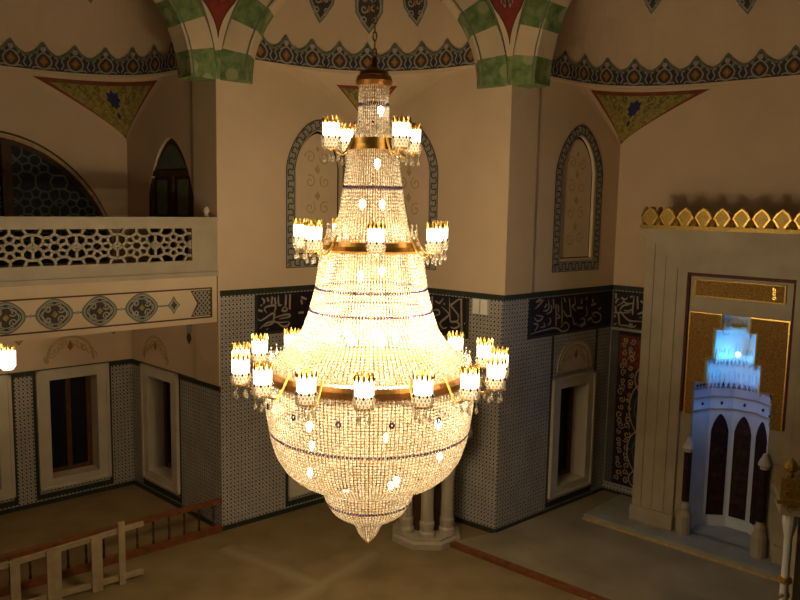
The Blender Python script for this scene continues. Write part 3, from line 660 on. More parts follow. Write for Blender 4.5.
mb = MB(); d = -.07; fd = parch(1.67, .87, 5.6, 1.55, 1.75); S = [.80+1.74*i/24 for i in range(25)]
mb.strip(F_side, [(s, 4.7) for s in S], [(s, fd(s)) for s in S], d+.01, 'wood_dark'); r = struct(mb.build('door_1'))
mb = MB()
for s in (.86, 1.62, 2.36): mb.box(F_side, s, s+.11, 4.75, 6.5, d+.01, d+.06, 'wood_dark')
for z in (5.55, 6.45): mb.box(F_side, .95, 2.40, z, z+.10, d+.01, d+.06, 'wood_dark')
mb.build('door_frame', r)
mb = MB()
for s in (1.10, 1.86): mb.box(F_side, s, s+.38, 5.72, 6.38, d+.01, d+.03, 'motif_green')
S2 = [1.08+1.18*i/12 for i in range(13)]; mb.strip(F_side, [(s, 6.58) for s in S2], [(s, max(6.6, fd(s)-.12)) for s in S2], d+.04, 'lattice_teal'); mb.build('pane', r)

# ------------------------------------------------------------------ balcony across the left bay
r = thing('balcony', F_bal.p(2.5, 3.88, 0), 'marble balcony with pierced star lattice parapet and painted fascia across left bay', 'balcony')
BE = 5.0
mb = MB(); mb.box(F_bal, .06, BE, 4.70, 4.78, -.2, .08, 'marble_dim'); q0, q1, q2, q3 = F_bal.p(.06, 0, 0), F_bal.p(BE, 0, 0), F_bal.p(BE, 0, -3.1), F_side.p(.12, 0, .05)
for z in (4.62, 4.76): mb.face([(*q[:2], z) for q in (q0, q1, q2, q3)], 'marble_dim')
mb.build('floor_slab', r)
mb = MB(); mb.box(F_bal, .06, BE, 3.88, 4.70, -.16, 0, 'plaster_pale')
for z in (4.49, 3.98): mb.box(F_bal, .17, BE, z-.012, z+.012, 0, .012, 'line_brown')
mb.box(F_bal, .155, .18, 3.97, 4.50, 0, .012, 'line_brown')
zc = 4.235
for i in range(6):                                              # lobed medallions on a thread
    s = 1.43+.69*i; w, h = .27, .235
    def lob(q, n_=24): return [(s+w*q*math.cos(2*PI*j/n_)*(1+.05*math.cos(8*PI*j/n_)), zc+h*q*math.sin(2*PI*j/n_)*(1+.04*math.cos(8*PI*j/n_))) for j in range(n_)]
    for q, m_, n in ((1, 'motif_green', .006), (.90, 'motif_grey', .010), (.80, 'motif_dark', .014)): mb.poly(F_bal, lob(q), n, m_)
    mb.ribbon(F_bal, lob(.62), .016, .017, 'motif_grey', 0, closed=True)
    for sx in (-1, 1):
        mb.ribbon(F_bal, [(s+sx*.03, zc+.17), (s+sx*.10, zc+.15), (s+sx*.06, zc+.11)], .018, .018, 'motif_grey', 2); mb.ribbon(F_bal, [(s+sx*.03, zc-.17), (s+sx*.10, zc-.15), (s+sx*.06, zc-.11)], .018, .018, 'motif_grey', 2)
        for sz in (-1, 1): mb.ribbon(F_bal, spiral(s+sx*.105, zc+sz*.075, .06, 1.15, .5*sx, sx*sz), .024, .018, 'motif_grey', 0)
        mb.ribbon(F_bal, [(s+sx*.09, zc+.12), (s+sx*.18, zc+.04), (s+sx*.20, zc), (s+sx*.18, zc-.04), (s+sx*.09, zc-.12)], .022, .018, 'motif_grey', 2)
    mb.poly(F_bal, [(s-.05, zc), (s, zc-.055), (s+.05, zc), (s, zc+.055)], .019, 'olive_gold')
    mb.box(F_bal, s+.27, s+.42, zc-.012, zc+.012, 0, .008, 'motif_green'); mb.poly(F_bal, [(s+.31, zc), (s+.345, zc-.035), (s+.38, zc), (s+.345, zc+.035)], .010, 'motif_grey')
mb.box(F_bal, .98, 1.17, zc-.012, zc+.012, 0, .008, 'motif_green')
s = .87
for q, m_, n in ((1, 'motif_green', .008), (.78, 'motif_grey', .012), (.5, 'motif_dark', .016)): mb.poly(F_bal, [(s+a*q, zc+b_*q) for a, b_ in ((-.12, 0), (-.05, -.07), (0, -.16), (.05, -.07), (.12, 0), (.05, .07), (0, .16), (-.05, .07))], n, m_)
# knotwork corner with a chevron edge
mb.poly(F_bal, [(.18, 4.01), (.18, 4.46), (.56, 4.46), (.44, 4.235), (.56, 4.01)], .006, 'line_brown')
for a in range(-4, 8):
    for q in (1, -1):
        for j in range(24):
            P_ = [(.18+.075*a+q*(t/24*.36)+(.0 if q > 0 else .36), 4.02+.43*t/24) for t in (j, j+1)]
            if all(.185 < u < .43+.11*abs(v-zc)/.225 for u, v in P_): mb.ribbon(F_bal, P_, .020, .011, 'motif_grey', 0)
mb.build('fascia', r)
mb = MB(); mb.box(F_bal, .05, BE, 4.78, 4.98, -.12, .03, 'marble_dim'); mb.box(F_bal, .05, BE, 5.53, 5.66, -.12, .03, 'marble_dim'); mb.box(F_bal, .06, BE, 5.66, 5.72, -.16, .07, 'marble_dim')
mb.box(F_bal, .05, .53, 4.98, 5.53, -.12, .03, 'marble_dim'); mb.build('parapet', r)
mb = MB(); girih(mb, F_bal, .53, BE, 4.98, 5.53, .60, .040, 0, 'marble_dim', thick=.07); mb.build('lattice', r)
mb = MB(); q = F_bal.p(.22, 5.72, -.05); mb.lathe(q, [(.05, 0), (.055, .03), (.03, .05), (.06, .10), (.045, .16), (0, .20)], 12, 'marble'); mb.build('finial', r)

# ------------------------------------------------------------------ balustrade and pale barrier at lower left
r = thing('balustrade', F_bal.p(2.4, 0, .02), 'low red-brown wooden balustrade with thin dark balusters along the left bay', 'railing')
mb = MB(); mb.box(F_bal, .02, 5.6, .555, .625, -.06, .05, 'wood_red'); mb.build('handrail', r)
mb = MB(); mb.box(F_bal, .02, 5.6, 0, .13, -.05, .04, 'wood_red'); mb.build('bottom_rail', r)
for i in range(19):
    s = .17+.285*i; mb = MB(); q = F_bal.p(s, .13, 0)
    mb.lathe(q, [(.018, 0), (.028, .04), (.016, .10), (.022, .21), (.016, .32), (.026, .38), (.018, .426)], 8, 'wood_dark'); mb.build('baluster', r)
F_bar = Frame((-4.30, 11.64), (-.78, -.62), (1, -1))
r = thing('barrier', F_bar.p(.8, 0, 0), 'pale unpainted wooden barrier of broad uprights standing before the red-brown balustrade', 'barrier')
mb = MB(); mb.prism(F_bar, [(-.36, .86), (1.9, .71), (1.9, .78), (-.36, .93)], -.03, .03, 'wood_pale', True); mb.build('top_rail', r)
mb = MB(); mb.prism(F_bar, [(-.34, .06), (1.9, .06), (1.9, .14), (-.34, .14)], -.03, .03, 'wood_pale', True); mb.build('bottom_rail', r)
for s, w, h in ((0, .10, 1.03), (.38, .16, .88), (1.0, .20, .86), (1.53, .13, .80)):
    mb = MB(); mb.box(F_bar, s-w/2, s+w/2, 0, h, .03, .06, 'wood_pale'); mb.build('upright', r)

# ------------------------------------------------------------------ marble preaching chair behind the chandelier
pc = (.55, 13.62, 0)
r = thing('pulpit', pc, 'beige marble goblet-shaped pulpit on column legs behind the chandelier bowl', 'pulpit')
mb = MB(); mb.lathe(pc, [(0, 0), (.66, 0), (.66, .10), (.60, .13), (.60, .17), (0, .17)], 8, 'marble_dim', smooth=False, rot=PI/8); mb.build('base', r)
for i in range(6):
    a = PI/6+PI/3*i; q = (pc[0]+.42*math.cos(a), pc[1]+.40*math.sin(a), .17)
    mb = MB(); mb.lathe(q, [(.15, 0), (.15, .08), (.12, .12), (.135, .22), (.135, .26), (.115, .30), (.11, 1.0), (.13, 1.08), (.14, 1.2), (.16, 1.26)], 12, 'marble_dim'); mb.build('leg', r)
mb = MB(); mb.lathe(pc, [(.26, .17), (.24, 1.4)], 8, 'wood_dark', rot=PI/8); mb.build('core', r)
mb = MB(); mb.lathe(pc, [(0, 1.40), (.50, 1.40), (.53, 1.48), (.46, 1.55), (.52, 1.66), (.66, 1.80), (.78, 1.92), (.83, 1.98), (.83, 2.06), (.80, 2.10)], 8, 'marble_dim', smooth=False, rot=PI/8); mb.build('bowl', r)
mb = MB(); mb.lathe(pc, [(.80, 2.10), (.80, 2.45), (.84, 2.49), (.84, 2.55), (.70, 2.55), (.70, 2.10)], 8, 'marble_dim', smooth=False, rot=PI/8); mb.build('parapet', r)

# ------------------------------------------------------------------ mihrab
F = F_mih; CS = 1.655
r = thing('mihrab', F.p(1.7, .13, -.5), 'tall marble mihrab with gilt cresting and blue-lit stepped niche in gold panel', 'mihrab')
mb = MB(); z0 = .13
OUT = 3.36
def uframe(o, i, ztop_o, ztop_i, n0, n1, m):               # three-sided frame between insets o and i
    mb.box(F, o, i, z0, ztop_o, n0, n1, m); mb.box(F, OUT-i, OUT-o, z0, ztop_o, n0, n1, m); mb.box(F, i, OUT-i, ztop_i, ztop_o, n0, n1, m)
for o, i, a, b_, n in ((0, .17, 5.56, 5.38, .02), (.17, .25, 5.38, 5.30, .0), (.25, .38, 5.30, 5.17, .008), (.38, .44, 5.17, 5.11, -.008), (.44, .60, 5.11, 4.96, .0), (.60, .66, 4.96, 4.93, -.02), (.66, .78, 4.93, 4.90, -.015)):
    uframe(o, i, a, b_, -1.0, n, 'marble_dim')
mb.box(F, -.03, .80, z0, .42, -.05, .05, 'marble_dim'); mb.box(F, OUT-.80, OUT+.03, z0, .42, -.05, .05, 'marble_dim')
mb.build('frame', r)
mb = MB(); mb.box(F, -.06, OUT+.06, 5.52, 5.60, -1.0, .07, 'marble_dim'); mb.box(F, -.09, OUT+.09, 5.60, 5.66, -1.0, .10, 'marble_dim'); mb.build('cornice', r)
mb = MB(); mb.box(F, -.10, OUT+.10, 5.64, 5.71, -.1, .115, 'gold_leaf')
np_ = 11; w = (OUT+.16)/np_
for i in range(np_):                                       # spade-shaped palmettes, hollow ones between
    c = -.08+w*(i+.5)
    mb.prism(F, [(c-.06, 5.71), (c+.06, 5.71), (c+.155, 5.86), (c+.10, 5.96), (c, 6.04), (c-.10, 5.96), (c-.155, 5.86)], .03, .09, 'gold_leaf', True)
    mb.ribbon(F, [(c-.04, 5.73), (c-.13, 5.86), (c-.085, 5.94), (c, 6.01), (c+.085, 5.94), (c+.13, 5.86), (c+.04, 5.73)], .028, .105, 'gold', 1, thick=.02)
    mb.lathe(F.p(c+w/2, 5.71, .07), [(.055, 0), (.075, .05), (.05, .11), (0, .15)], 8, 'gold')
Fs = Frame(F.p(-.10, 0, .115)[:2], (-F.n[0], -F.n[1]), (-1, 0))
for i in range(4):
    c = .16+.3*i; mb.prism(Fs, [(c-.06, 5.71), (c+.06, 5.71), (c+.14, 5.86), (c, 6.04), (c-.14, 5.86)], -.06, 0, 'gold_leaf', True)
mb.box(Fs, 0, 1.1, 5.64, 5.71, -.05, 0, 'gold_leaf')
mb.build('cresting', r)
mb = MB()
for a, b_, c0, c1 in ((.76, .82, 2.38, 4.90), (OUT-.82, OUT-.76, 2.38, 4.90), (.76, OUT-.76, 4.84, 4.90)): mb.box(F, a, b_, c0, c1, -.12, -.03, 'maroon')
mb.build('dark_border', r)
# flat backing of the panel with a stepped opening for the niche
steps = [(.66, 0, 2.95), (.45, 2.95, 3.40), (.34, 3.40, 3.93), (.225, 3.93, 4.20)]
mb = MB()
for hw, a, b_ in steps:
    zz = max(a, z0)
    mb.box(F, .77, CS-hw, zz, b_, -.14, -.09, 'marble_dim'); mb.box(F, CS+hw, OUT-.77, zz, b_, -.14, -.09, 'marble_dim')
mb.box(F, .77, OUT-.77, 4.20, 4.86, -.14, -.09, 'marble_dim'); mb.build('back_panel', r)
mb = MB(); mb2 = MB()
for hw, a, b_ in steps:
    zz = max(a, 2.35)
    mb.box(F, .84, CS-hw-.01, zz, b_, -.089, -.075, 'gold_panel'); mb2.box(F, CS+hw+.01, OUT-.84, zz, b_, -.089, -.075, 'gold_panel')
mb.build('gold_panel', r); mb2.build('gold_panel', r)
for sx in (-1, 1):
    mb = MB(); X = lambda a, b_: sorted((CS+sx*a, CS+sx*b_)); e = .815 if sx < 0 else .865
    mb.box(F, *X(e, e-.02), 2.35, 4.21, -.074, -.06, 'gold'); mb.box(F, *X(.24, e), 4.19, 4.21, -.074, -.06, 'gold')
    for hw, a, b_ in steps[1:]: mb.box(F, *X(hw+.01, hw+.032), a, b_, -.074, -.062, 'gold_leaf')
    for a, b_ in zip(steps, steps[1:]): mb.box(F, *X(b_[0]+.01, a[0]+.032), a[2], a[2]+.02, -.074, -.062, 'gold_leaf')
    mb.build('gold_outline', r)
mb = MB(); mb.box(F, .90, 2.42, 4.48, 4.79, -.09, -.075, 'gold_panel')
for a, b_, c0, c1 in ((.90, 2.42, 4.77, 4.79), (.90, 2.42, 4.48, 4.50), (.90, .925, 4.48, 4.79), (2.395, 2.42, 4.48, 4.79)): mb.box(F, a, b_, c0, c1, -.075, -.06, 'gold_leaf')
for i in range(3): mb.ribbon(F, spiral(2.24, 4.56+.075*i, .035, 1, i, 1, 8), .014, -.065, 'gold', 0)
mb.build('inscription_panel', r)
# the apse: half an octagon behind the opening, tier upon tier
def apse(hw, z0_, z1_, m, mb, n=-.14):
    pts = [(-hw*math.cos(PI*i/5), -1.08*hw*math.sin(PI*i/5)) for i in range(6)]
    W_ = [F.p(CS+a, 0, n+b_) for a, b_ in pts]
    for a, b_ in zip(W_, W_[1:]): mb.face([(a[0], a[1], z0_), (b_[0], b_[1], z0_), (b_[0], b_[1], z1_), (a[0], a[1], z1_)], m)
    return W_
mb = MB(); A = apse(.66, .13, 2.95, 'marble_white', mb); mb.face([(*q[:2], .16) for q in A], 'stone_step')
mb.build('niche_wall', r)
for i in range(1, 4):                                       # dark pointed panels, one per facet
    a, b_ = A[i], A[i+1]; l = math.hypot(b_[0]-a[0], b_[1]-a[1]); Fi = Frame((a[0], a[1]), sub2(b_, a), sub2(F.p(CS, 0, .2), a))
    c = l/2; hw = l/2-.055
    arc = [(c+hw*x, 1.98+.32*(1-abs(x)**1.5)**.75) for x in (-1, -.8, -.6, -.4, -.2, 0, .2, .4, .6, .8, 1)]
    mb = MB(); mb.prism(Fi, [(c-hw, .38)]+arc+[(c+hw, .38)], 0, .012, 'dark_red_tile')
    for z in (.7, 1.15, 1.6, 2.0):
        for sx in (-1, 1): mb.ribbon(Fi, spiral(c+sx*hw*.42, z, hw*.34, 1.2, z, sx, 10), .018, .016, 'maroon', 0)
    mb.build('dark_arch', r)
mb = MB()
for (hw0, a0, b0), (hw1, a1, b1) in zip(steps, steps[1:]):
    L0 = apse(hw0, b0-.02, b0, 'marble_white', mb); L1 = apse(hw1, a1, b1, 'marble_white', mb)
    for i in range(5): mb.face([(*L0[i][:2], b0), (*L0[i+1][:2], b0), (*L1[i+1][:2], b0), (*L1[i][:2], b0)], 'marble_white')
    # little stalactite cells hanging at the lip of each tier
    for i in range(5):
        for j in range(3):
            t = (j+.5)/3; x, y = [L1[i][q]+(L1[i+1][q]-L1[i][q])*t for q in (0, 1)]
            mb.lathe((x, y, a1), [(0, -.13), (.030, -.05), (.055, .0), (.055, .05), (.02, .16), (0, .2)], 6, 'marble_white')
L = apse(.225, 4.19, 4.20, 'marble_white', mb); mb.face([(*q[:2], 4.20) for q in L], 'marble_white')
mb.build('stalactites', r)
mb = MB()
A2 = [F.p(CS+a, 0, -.14+b_) for a, b_ in [(-.64*math.cos(PI*i/5), -.69*math.sin(PI*i/5)) for i in range(6)]]
for z in (2.40, 2.62, 2.80):
    for a, b_ in zip(A2, A2[1:]): mb.tube([(a[0], a[1], z), (b_[0], b_[1], z)], .018, 'marble_dim')
for i, (a, b_) in enumerate(zip(A2, A2[1:])):
    for j in range(5): t = (j+.5)/5; mb.bead((a[0]+(b_[0]-a[0])*t, a[1]+(b_[1]-a[1])*t, 2.86), .05, .07, 'navy')
    mb.bead(((a[0]+b_[0])/2, (a[1]+b_[1])/2, 2.51), .06, .08, 'navy')
mb.build('string_course', r)
mb = MB(); mb.lathe(F.p(CS, 4.02, -.20), [(0, .04), (.11, .03), (.13, 0), (.11, -.03), (0, -.04)], 16, 'gold'); mb.build('gold_boss', r)
mb = MB(); mb.lathe(F.p(CS+.02, 3.52, -.22), [(0, .05), (.035, .03), (.04, 0), (.03, -.035), (0, -.05)], 12, 'niche_bulb'); mb.build('niche_lamp', r)
for s in (1.0, 2.31):
    q = F.p(s, .13, -.02); mb = MB()
    mb.lathe(q, [(.13, 0), (.13, .35), (.11, .40), (.085, .46), (.10, .52), (.07, .58), (.07, .62)], 12, 'marble_dim'); mb.build('colonnette_base', r)
    mb = MB(); mb.lathe(q, [(.07, 1.54), (.075, 1.58), (.11, 1.61), (.09, 1.68), (.055, 1.74), (.035, 1.80), (0, 1.82)], 12, 'marble'); mb.build('colonnette_capital', r)
    mb = MB(); mb.lathe(q, [(.068, .60), (.068, 1.56)], 12, 'dark_red_tile'); mb.build('colonnette_shaft', r)

# ------------------------------------------------------------------ gilded post at the right edge
pp = (5.30, 10.0, 0)
r = thing('newel_post', pp, 'white marble post with gilded capital and twisted shaft at right edge', 'post')
F_post = Frame((pp[0], pp[1]), (.9, -.3), (-1, -1))
mb = MB(); mb.box(F_post, -.26, .5, 0, .20, -.34, .34, 'marble_dim'); mb.build('plinth', r)
mb = MB(); mb.box(F_post, .06, .45, .20, 2.06, -.28, .08, 'marble_dim'); mb.build('pier', r)
mb = MB(); q = F_post.p(-.06, .20, .16); mb.lathe(q, [(.085, 0), (.085, .08), (.06, .12), (.055, .85), (.05, 1.25), (.052, 1.52), (.09, 1.72), (.09, 1.86)], 12, 'marble_white')
for kx in range(3): mb.tube([(q[0]+.055*math.cos(t*.55+kx*2.1), q[1]+.055*math.sin(t*.55+kx*2.1), .34+.032*t) for t in range(20)], .02, 'gold_leaf', 5)
sh = mb.build('twisted_shaft', r)
mb = MB(); mb.lathe((q[0], q[1], 1.08), [(.05, 0), (.085, .02), (.09, .05), (.085, .08), (.05, .10)], 12, 'gold'); mb.build('gold_collar', sh)
mb = MB(); mb.box(F_post, -.20, .5, 2.06, 2.22, -.30, .28, 'marble_dim')
for i in range(3): mb.ribbon(F_post, spiral(-.08+.18*i, 2.14, .06, 1.2, i, 1, 10), .02, .285, 'gold_leaf', 0)
mb.box(F_post, -.25, .55, 2.22, 2.27, -.34, .33, 'gold'); mb.box(F_post, -.22, .5, 2.27, 2.56, -.31, .30, 'gold_leaf')
for i in range(5):
    for sx in (1, -1): mb.ribbon(F_post, spiral(-.13+.13*i, 2.35 if sx > 0 else 2.48, .055, 1.25, i, sx, 12), .022, .308, 'gold', 0, thick=.008)
mb.build('capital', r)
for a in (-.10, .08, .26):
    q = F_post.p(a, 2.56, .2); mb = MB(); mb.lathe(q, [(.03, 0), (.05, .03), (.03, .05), (.085, .10), (.09, .14), (.06, .20), (0, .26)], 10, 'gold_leaf'); mb.build('finial', r)

# ------------------------------------------------------------------ the great chandelier
CX, CY = -.335, 9.0
r = thing('chandelier', (CX, CY, 1.93), 'huge glowing tiered crystal chandelier with gilt rings hanging in centre of hall', 'chandelier')
def interp(prof, t):
    for (a, ra), (b_, rb) in zip(prof, prof[1:]):
        if t <= b_: q = (t-a)/(b_-a) if b_ > a else 0; return ra+(rb-ra)*q
    return prof[-1][1]
def curtain(name, prof, strands, pitch, blue=(), net=False, gap=.90):
    """Strands of cut beads hung over a profile [(r,z)...] from the top down; rows near a height in blue are blue glass."""
    L = [0]
    for (r0, z0_), (r1, z1_) in zip(prof, prof[1:]): L.append(L[-1]+math.hypot(r1-r0, z1_-z0_))
    PR = [(l, p_[0]) for l, p_ in zip(L, prof)]; PZ = [(l, p_[1]) for l, p_ in zip(L, prof)]
    rows = max(2, round(L[-1]/pitch)); bl = {}
    zs = [interp(PZ, L[-1]*(i+.5)/rows) for i in range(rows)]
    blue_rows = {min(range(rows), key=lambda i: abs(zs[i]-z)) for z in blue}
    mb = MB()
    for i in range(rows):
        rr = interp(PR, L[-1]*(i+.5)/rows); w = min(.062, 2*PI*rr/strands*gap); m = 'crystal_blue' if i in blue_rows else 'crystal'
        hb = pitch*1.12
        if i in blue_rows: w *= 1.0; hb = pitch*1.0
        for j in range(strands):
            a = 2*PI*j/strands+(.03*random.random()-.015)*.2; x = rr+.004*(random.random()-.5)
            mb.bead((CX+x*math.cos(a), CY+x*math.sin(a), zs[i]+.003*(random.random()-.5)), w, hb, m, a+random.uniform(-.12, .12))
    for j in range(strands):                                     # dark lines added between the strands to imitate shaded gaps
        a = 2*PI*(j+.5)/strands; h = .0030; da = .5*h/max(.05, prof[0][0])
        for i in range(rows//2):
            q = []
            for u in (i, i+1):
                t = L[-1]*u*2/rows; rr = interp(PR, min(t, L[-1]))+.012; z = interp(PZ, min(t, L[-1]))
                ww = min(h, PI*rr/strands*.28)/max(rr, .02); q.append(((CX+rr*math.cos(a-ww), CY+rr*math.sin(a-ww), z), (CX+rr*math.cos(a+ww), CY+rr*math.sin(a+ww), z)))
            mb.face([q[0][0], q[0][1], q[1][1], q[1][0]], 'gap_stem_brown')
    if net:  # dark lines added between bead rows too, imitating shaded gaps
        for i in range(0, rows):
            t = L[-1]*i/rows; rr = interp(PR, t)+.010; z = interp(PZ, t)
            for j in range(64):
                a0, a1 = 2*PI*j/64, 2*PI*(j+1)/64; mb.face([(CX+rr*math.cos(a0), CY+rr*math.sin(a0), z-.002), (CX+rr*math.cos(a1), CY+rr*math.sin(a1), z-.002), (CX+rr*math.cos(a1), CY+rr*math.sin(a1), z+.002), (CX+rr*math.cos(a0), CY+rr*math.sin(a0), z+.002)], 'gap_stem_brown')
    o = mb.build(name, r); o['kind'] = 'stuff'; return o
def ringpart(prof, name='ring', m='gold_ring', seg=64, label=None):
    mb = MB(); mb.lathe((CX, CY, 0), prof+[prof[0]], seg, m); o = mb.build(name, r)
    if label: o['label'] = label
    return o
curtain('bead_curtain', [(.165, 7.32), (.17, 7.0), (.18, 6.74)], 44, .040, (7.10,))
curtain('bead_curtain', [(.28, 6.60), (.305, 6.4), (.33, 6.19), (.36, 5.98), (.405, 5.75), (.46, 5.58)], 76, .040, (6.19,))
curtain('bead_curtain', [(.585, 5.46), (.61, 5.25), (.645, 5.01), (.725, 4.71), (.785, 4.54), (.90, 4.38), (1.06, 4.22), (1.16, 4.13)], 124, .038, (5.02, 4.76))
curtain('bead_curtain', [(1.20, 4.00), (1.205, 3.85), (1.195, 3.6), (1.165, 3.42), (1.135, 3.25), (1.075, 3.07), (.98, 2.92), (.85, 2.81), (.70, 2.75), (.555, 2.735)], 170, .036, (3.36,), True)
curtain('bead_curtain', [(.54, 2.735), (.535, 2.62), (.50, 2.48), (.42, 2.36), (.32, 2.29), (.19, 2.26)], 84, .034, (2.47,), True)
curtain('bead_curtain', [(.175, 2.25), (.155, 2.17), (.11, 2.07), (.055, 1.99), (.02, 1.95)], 30, .036)
# a fringe of long drops under the lower ring
mb = MB()
for j in range(150):
    a = 2*PI*j/150; mb.bead((CX+1.225*math.cos(a), CY+1.225*math.sin(a), 3.97), .028, .10, 'crystal_clear', a)
mb.build('drop_fringe', r)['kind'] = 'stuff'
ringpart([(.14, 7.42), (.19, 7.42), (.21, 7.36), (.19, 7.31), (.14, 7.31)], m='bronze'); ringpart([(.0, 7.42), (.165, 7.43), (.16, 7.47), (.10, 7.49), (.04, 7.52), (.03, 7.62), (.015, 7.64)], 'canopy', 'bronze')
ringpart([(.20, 6.73), (.26, 6.73), (.27, 6.66), (.29, 6.60), (.20, 6.60)]); ringpart([(.46, 5.575), (.55, 5.575), (.565, 5.53), (.565, 5.48), (.55, 5.45), (.46, 5.45)])
ringpart([(1.10, 4.12), (1.21, 4.12), (1.225, 4.07), (1.225, 4.01), (1.20, 3.98), (1.10, 3.98)], m='bronze')
for rr, z in ((.548, 2.735), (.185, 2.255)): ringpart([(rr-.015, z-.012), (rr+.012, z-.012), (rr+.012, z+.012), (rr-.015, z+.012)], seg=40)
mb = MB(); mb.lathe((CX, CY, 0), [(0, 1.99), (.03, 1.975), (.035, 1.95), (.015, 1.93), (0, 1.925)], 10, 'gold'); mb.build('bottom_finial', r)
mb = MB(); mb.tube([(CX, CY, 2.3), (CX, CY, 7.5)], .010, 'gap_stem_brown', 8); mb.build('stem', r)
# crowns of crystal points on the two upper rings and the lower one
def crown(rad, z, n, h, name='crystal_crown'):
    mb = MB()
    for j in range(n):
        a = 2*PI*j/n; x, y = CX+rad*math.cos(a), CY+rad*math.sin(a); hh = h*(1 if j % 2 == 0 else .6)
        mb.bead((x, y, z+hh*.5), .05, hh, 'crystal_clear', a); mb.bead((x, y, z+hh+.02), .025, .04, 'crystal_blue' if j % 2 == 0 and n < 20 else 'crystal_clear', a)
    o = mb.build(name, r); o['kind'] = 'stuff'
crown(.215, 6.73, 16, .15); crown(.51, 5.575, 28, .16); crown(1.165, 4.12, 60, .16)
for j in range(14):                                          # blue glass flowers round the rim of the bowl
    a = 2*PI*(j+.5)/14-PI/2; c = (CX+1.235*math.cos(a), CY+1.235*math.sin(a), 3.74); mb = MB(); t = (-math.sin(a), math.cos(a))
    for q in range(6): mb.bead((c[0]+t[0]*.022*math.cos(q*PI/3), c[1]+t[1]*.022*math.cos(q*PI/3), c[2]+.026*math.sin(q*PI/3)), .03, .042, 'crystal_blue', a)
    mb.build('blue_flower', r)
# chain up to the ceiling
mb = MB()
z = 7.62; i = 0
while z < 13.15:
    u = (1, 0) if i % 2 == 0 else (0, 1)
    pts = [(CX+u[0]*.022*math.cos(t*PI/4), CY+u[1]*.022*math.cos(t*PI/4), z+.055+.055*math.sin(t*PI/4)) for t in range(9)]
    mb.tube(pts, .008, 'bronze', 4); z += .09; i += 1
mb.build('chain', r)
# lamps on their arms: prototype on the +x side, then turned copies
def lamp(R, zc, reach, s=1.0):
    """Arm object at the chandelier axis, holding shade, gilt spikes, bead basket and drops."""
    base = Vector(ORIG[r.name]); off = lambda q: (CX+q[0], CY+q[1], q[2])
    mb = MB(); pts = []
    for t in range(9):
        u = t/8; pts.append(off((R-reach+reach*u, 0, zc-.02-.16*s*math.sin(PI*u)-.10*s*u)))
    mb.tube(pts, .014*s, 'gold', 6); mb.lathe(off((R, 0, zc-.20*s)), [(0, 0), (.03*s, .01), (.06*s, .02*s), (.07*s, .035*s), (.06*s, .04*s), (0, .03*s)], 12, 'gold')
    for t in (.35, .65): mb.drop(off((R-reach*(1-t), 0, zc-.24*s)), .03*s, .10*s, 'crystal_clear')
    arm = mb.build('lamp_arm', r)
    mb = MB(); mb.lathe(off((R, 0, zc)), [(.078*s, -.06*s), (.088*s, -.045*s), (.092*s, .08*s), (.086*s, .085*s), (.082*s, -.04*s)], 16, 'lamp_glass')
    mb.lathe(off((R, 0, zc)), [(.03*s, -.17*s), (.068*s, -.15*s), (.078*s, -.06*s)], 12, 'lamp_glow'); mb.build('shade', arm)
    mb = MB()
    for j in range(11): a = 2*PI*j/11; mb.bead(off((R+.088*s*math.cos(a), .088*s*math.sin(a), zc+.11*s)), .036*s, .10*s, 'gold', a)
    mb.build('gilt_spikes', arm)
    mb = MB()
    for k_, (rr, z) in enumerate(((.093, -.065), (.093, -.10), (.089, -.135), (.082, -.17))):
        for j in range(16): a = 2*PI*(j+.5*(k_ % 2))/16; mb.bead(off((R+rr*s*math.cos(a), rr*s*math.sin(a), zc+z*s)), .03*s, .045*s, 'crystal_blue' if k_ == 0 and j % 2 == 0 else 'crystal_clear', a)
    mb.build('bead_basket', arm)
    for j in range(4):
        a = PI/4+PI/2*j; mb = MB(); mb.bead(off((R+.07*s*math.cos(a), .07*s*math.sin(a), zc-.20*s)), .018*s, .04*s, 'crystal_clear'); mb.drop(off((R+.07*s*math.cos(a), .07*s*math.sin(a), zc-.27*s)), .04*s, .09*s, 'crystal_clear'); mb.build('crystal_drop', arm)
    # re-origin the arm on the chandelier axis so that its copies can turn about it
    me = arm.data; dz = Vector((CX, CY, zc))-base
    for o in [arm]+list(arm.children):
        for v in o.data.vertices: v.co -= dz
    arm.location = dz
    return arm
def tier(R, zc, reach, n, a0, s=1.0):
    p0 = lamp(R, zc, reach, s)
    p0.rotation_euler = (0, 0, a0)
    for i in range(1, n): dup(p0, r, a0+2*PI*i/n)
tier(1.52, 4.19, .34, 16, -PI/2, 1.1); tier(.84, 5.66, .32, 7, -PI/2+.09, 1.0); tier(.55, 6.78, .30, 4, -PI/2+.61, 1.05)
# bulbs inside
def bulbs(spots):
    for rad, z, n, a0 in spots:
        for i in range(n):
            a = a0+2*PI*i/n; c = (CX+rad*math.cos(a), CY+rad*math.sin(a), z); mb = MB()
            mb.lathe(c, [(0, .05), (.03, .035), (.038, 0), (.025, -.04), (.012, -.07)], 10, 'bulb'); mb.build('bulb', r)
bulbs([(.08, 7.05, 1, 0), (.15, 6.45, 1, -1.2), (.2, 6.0, 2, 1), (.35, 5.2, 2, -1.9), (.30, 4.45, 5, .2), (1.0, 3.6, 4, .9), (.85, 3.0, 5, 1.35), (.3, 2.6, 2, .5)])
LS = 1.0
def point(name, loc, w, rad=.08, col=None, parent=None):
    col = col or ((1, .83, .52) if name == 'bulb_light' else (1, .76, .44))
    l = bpy.data.lights.new(name, 'POINT'); l.energy = w*LS; l.color = col; l.shadow_soft_size = rad
    o = bpy.data.objects.new(name, l); C.objects.link(o)
    o.location = loc if parent is None else Vector(loc)-Vector(ORIG[parent.name])
    if parent is not None: o.parent = parent
    return o
for z, w in ((7.0, 5), (6.4, 9), (5.95, 12), (5.2, 26), (4.75, 120)): point('bulb_light', (CX, CY, z), w, .06, parent=r)
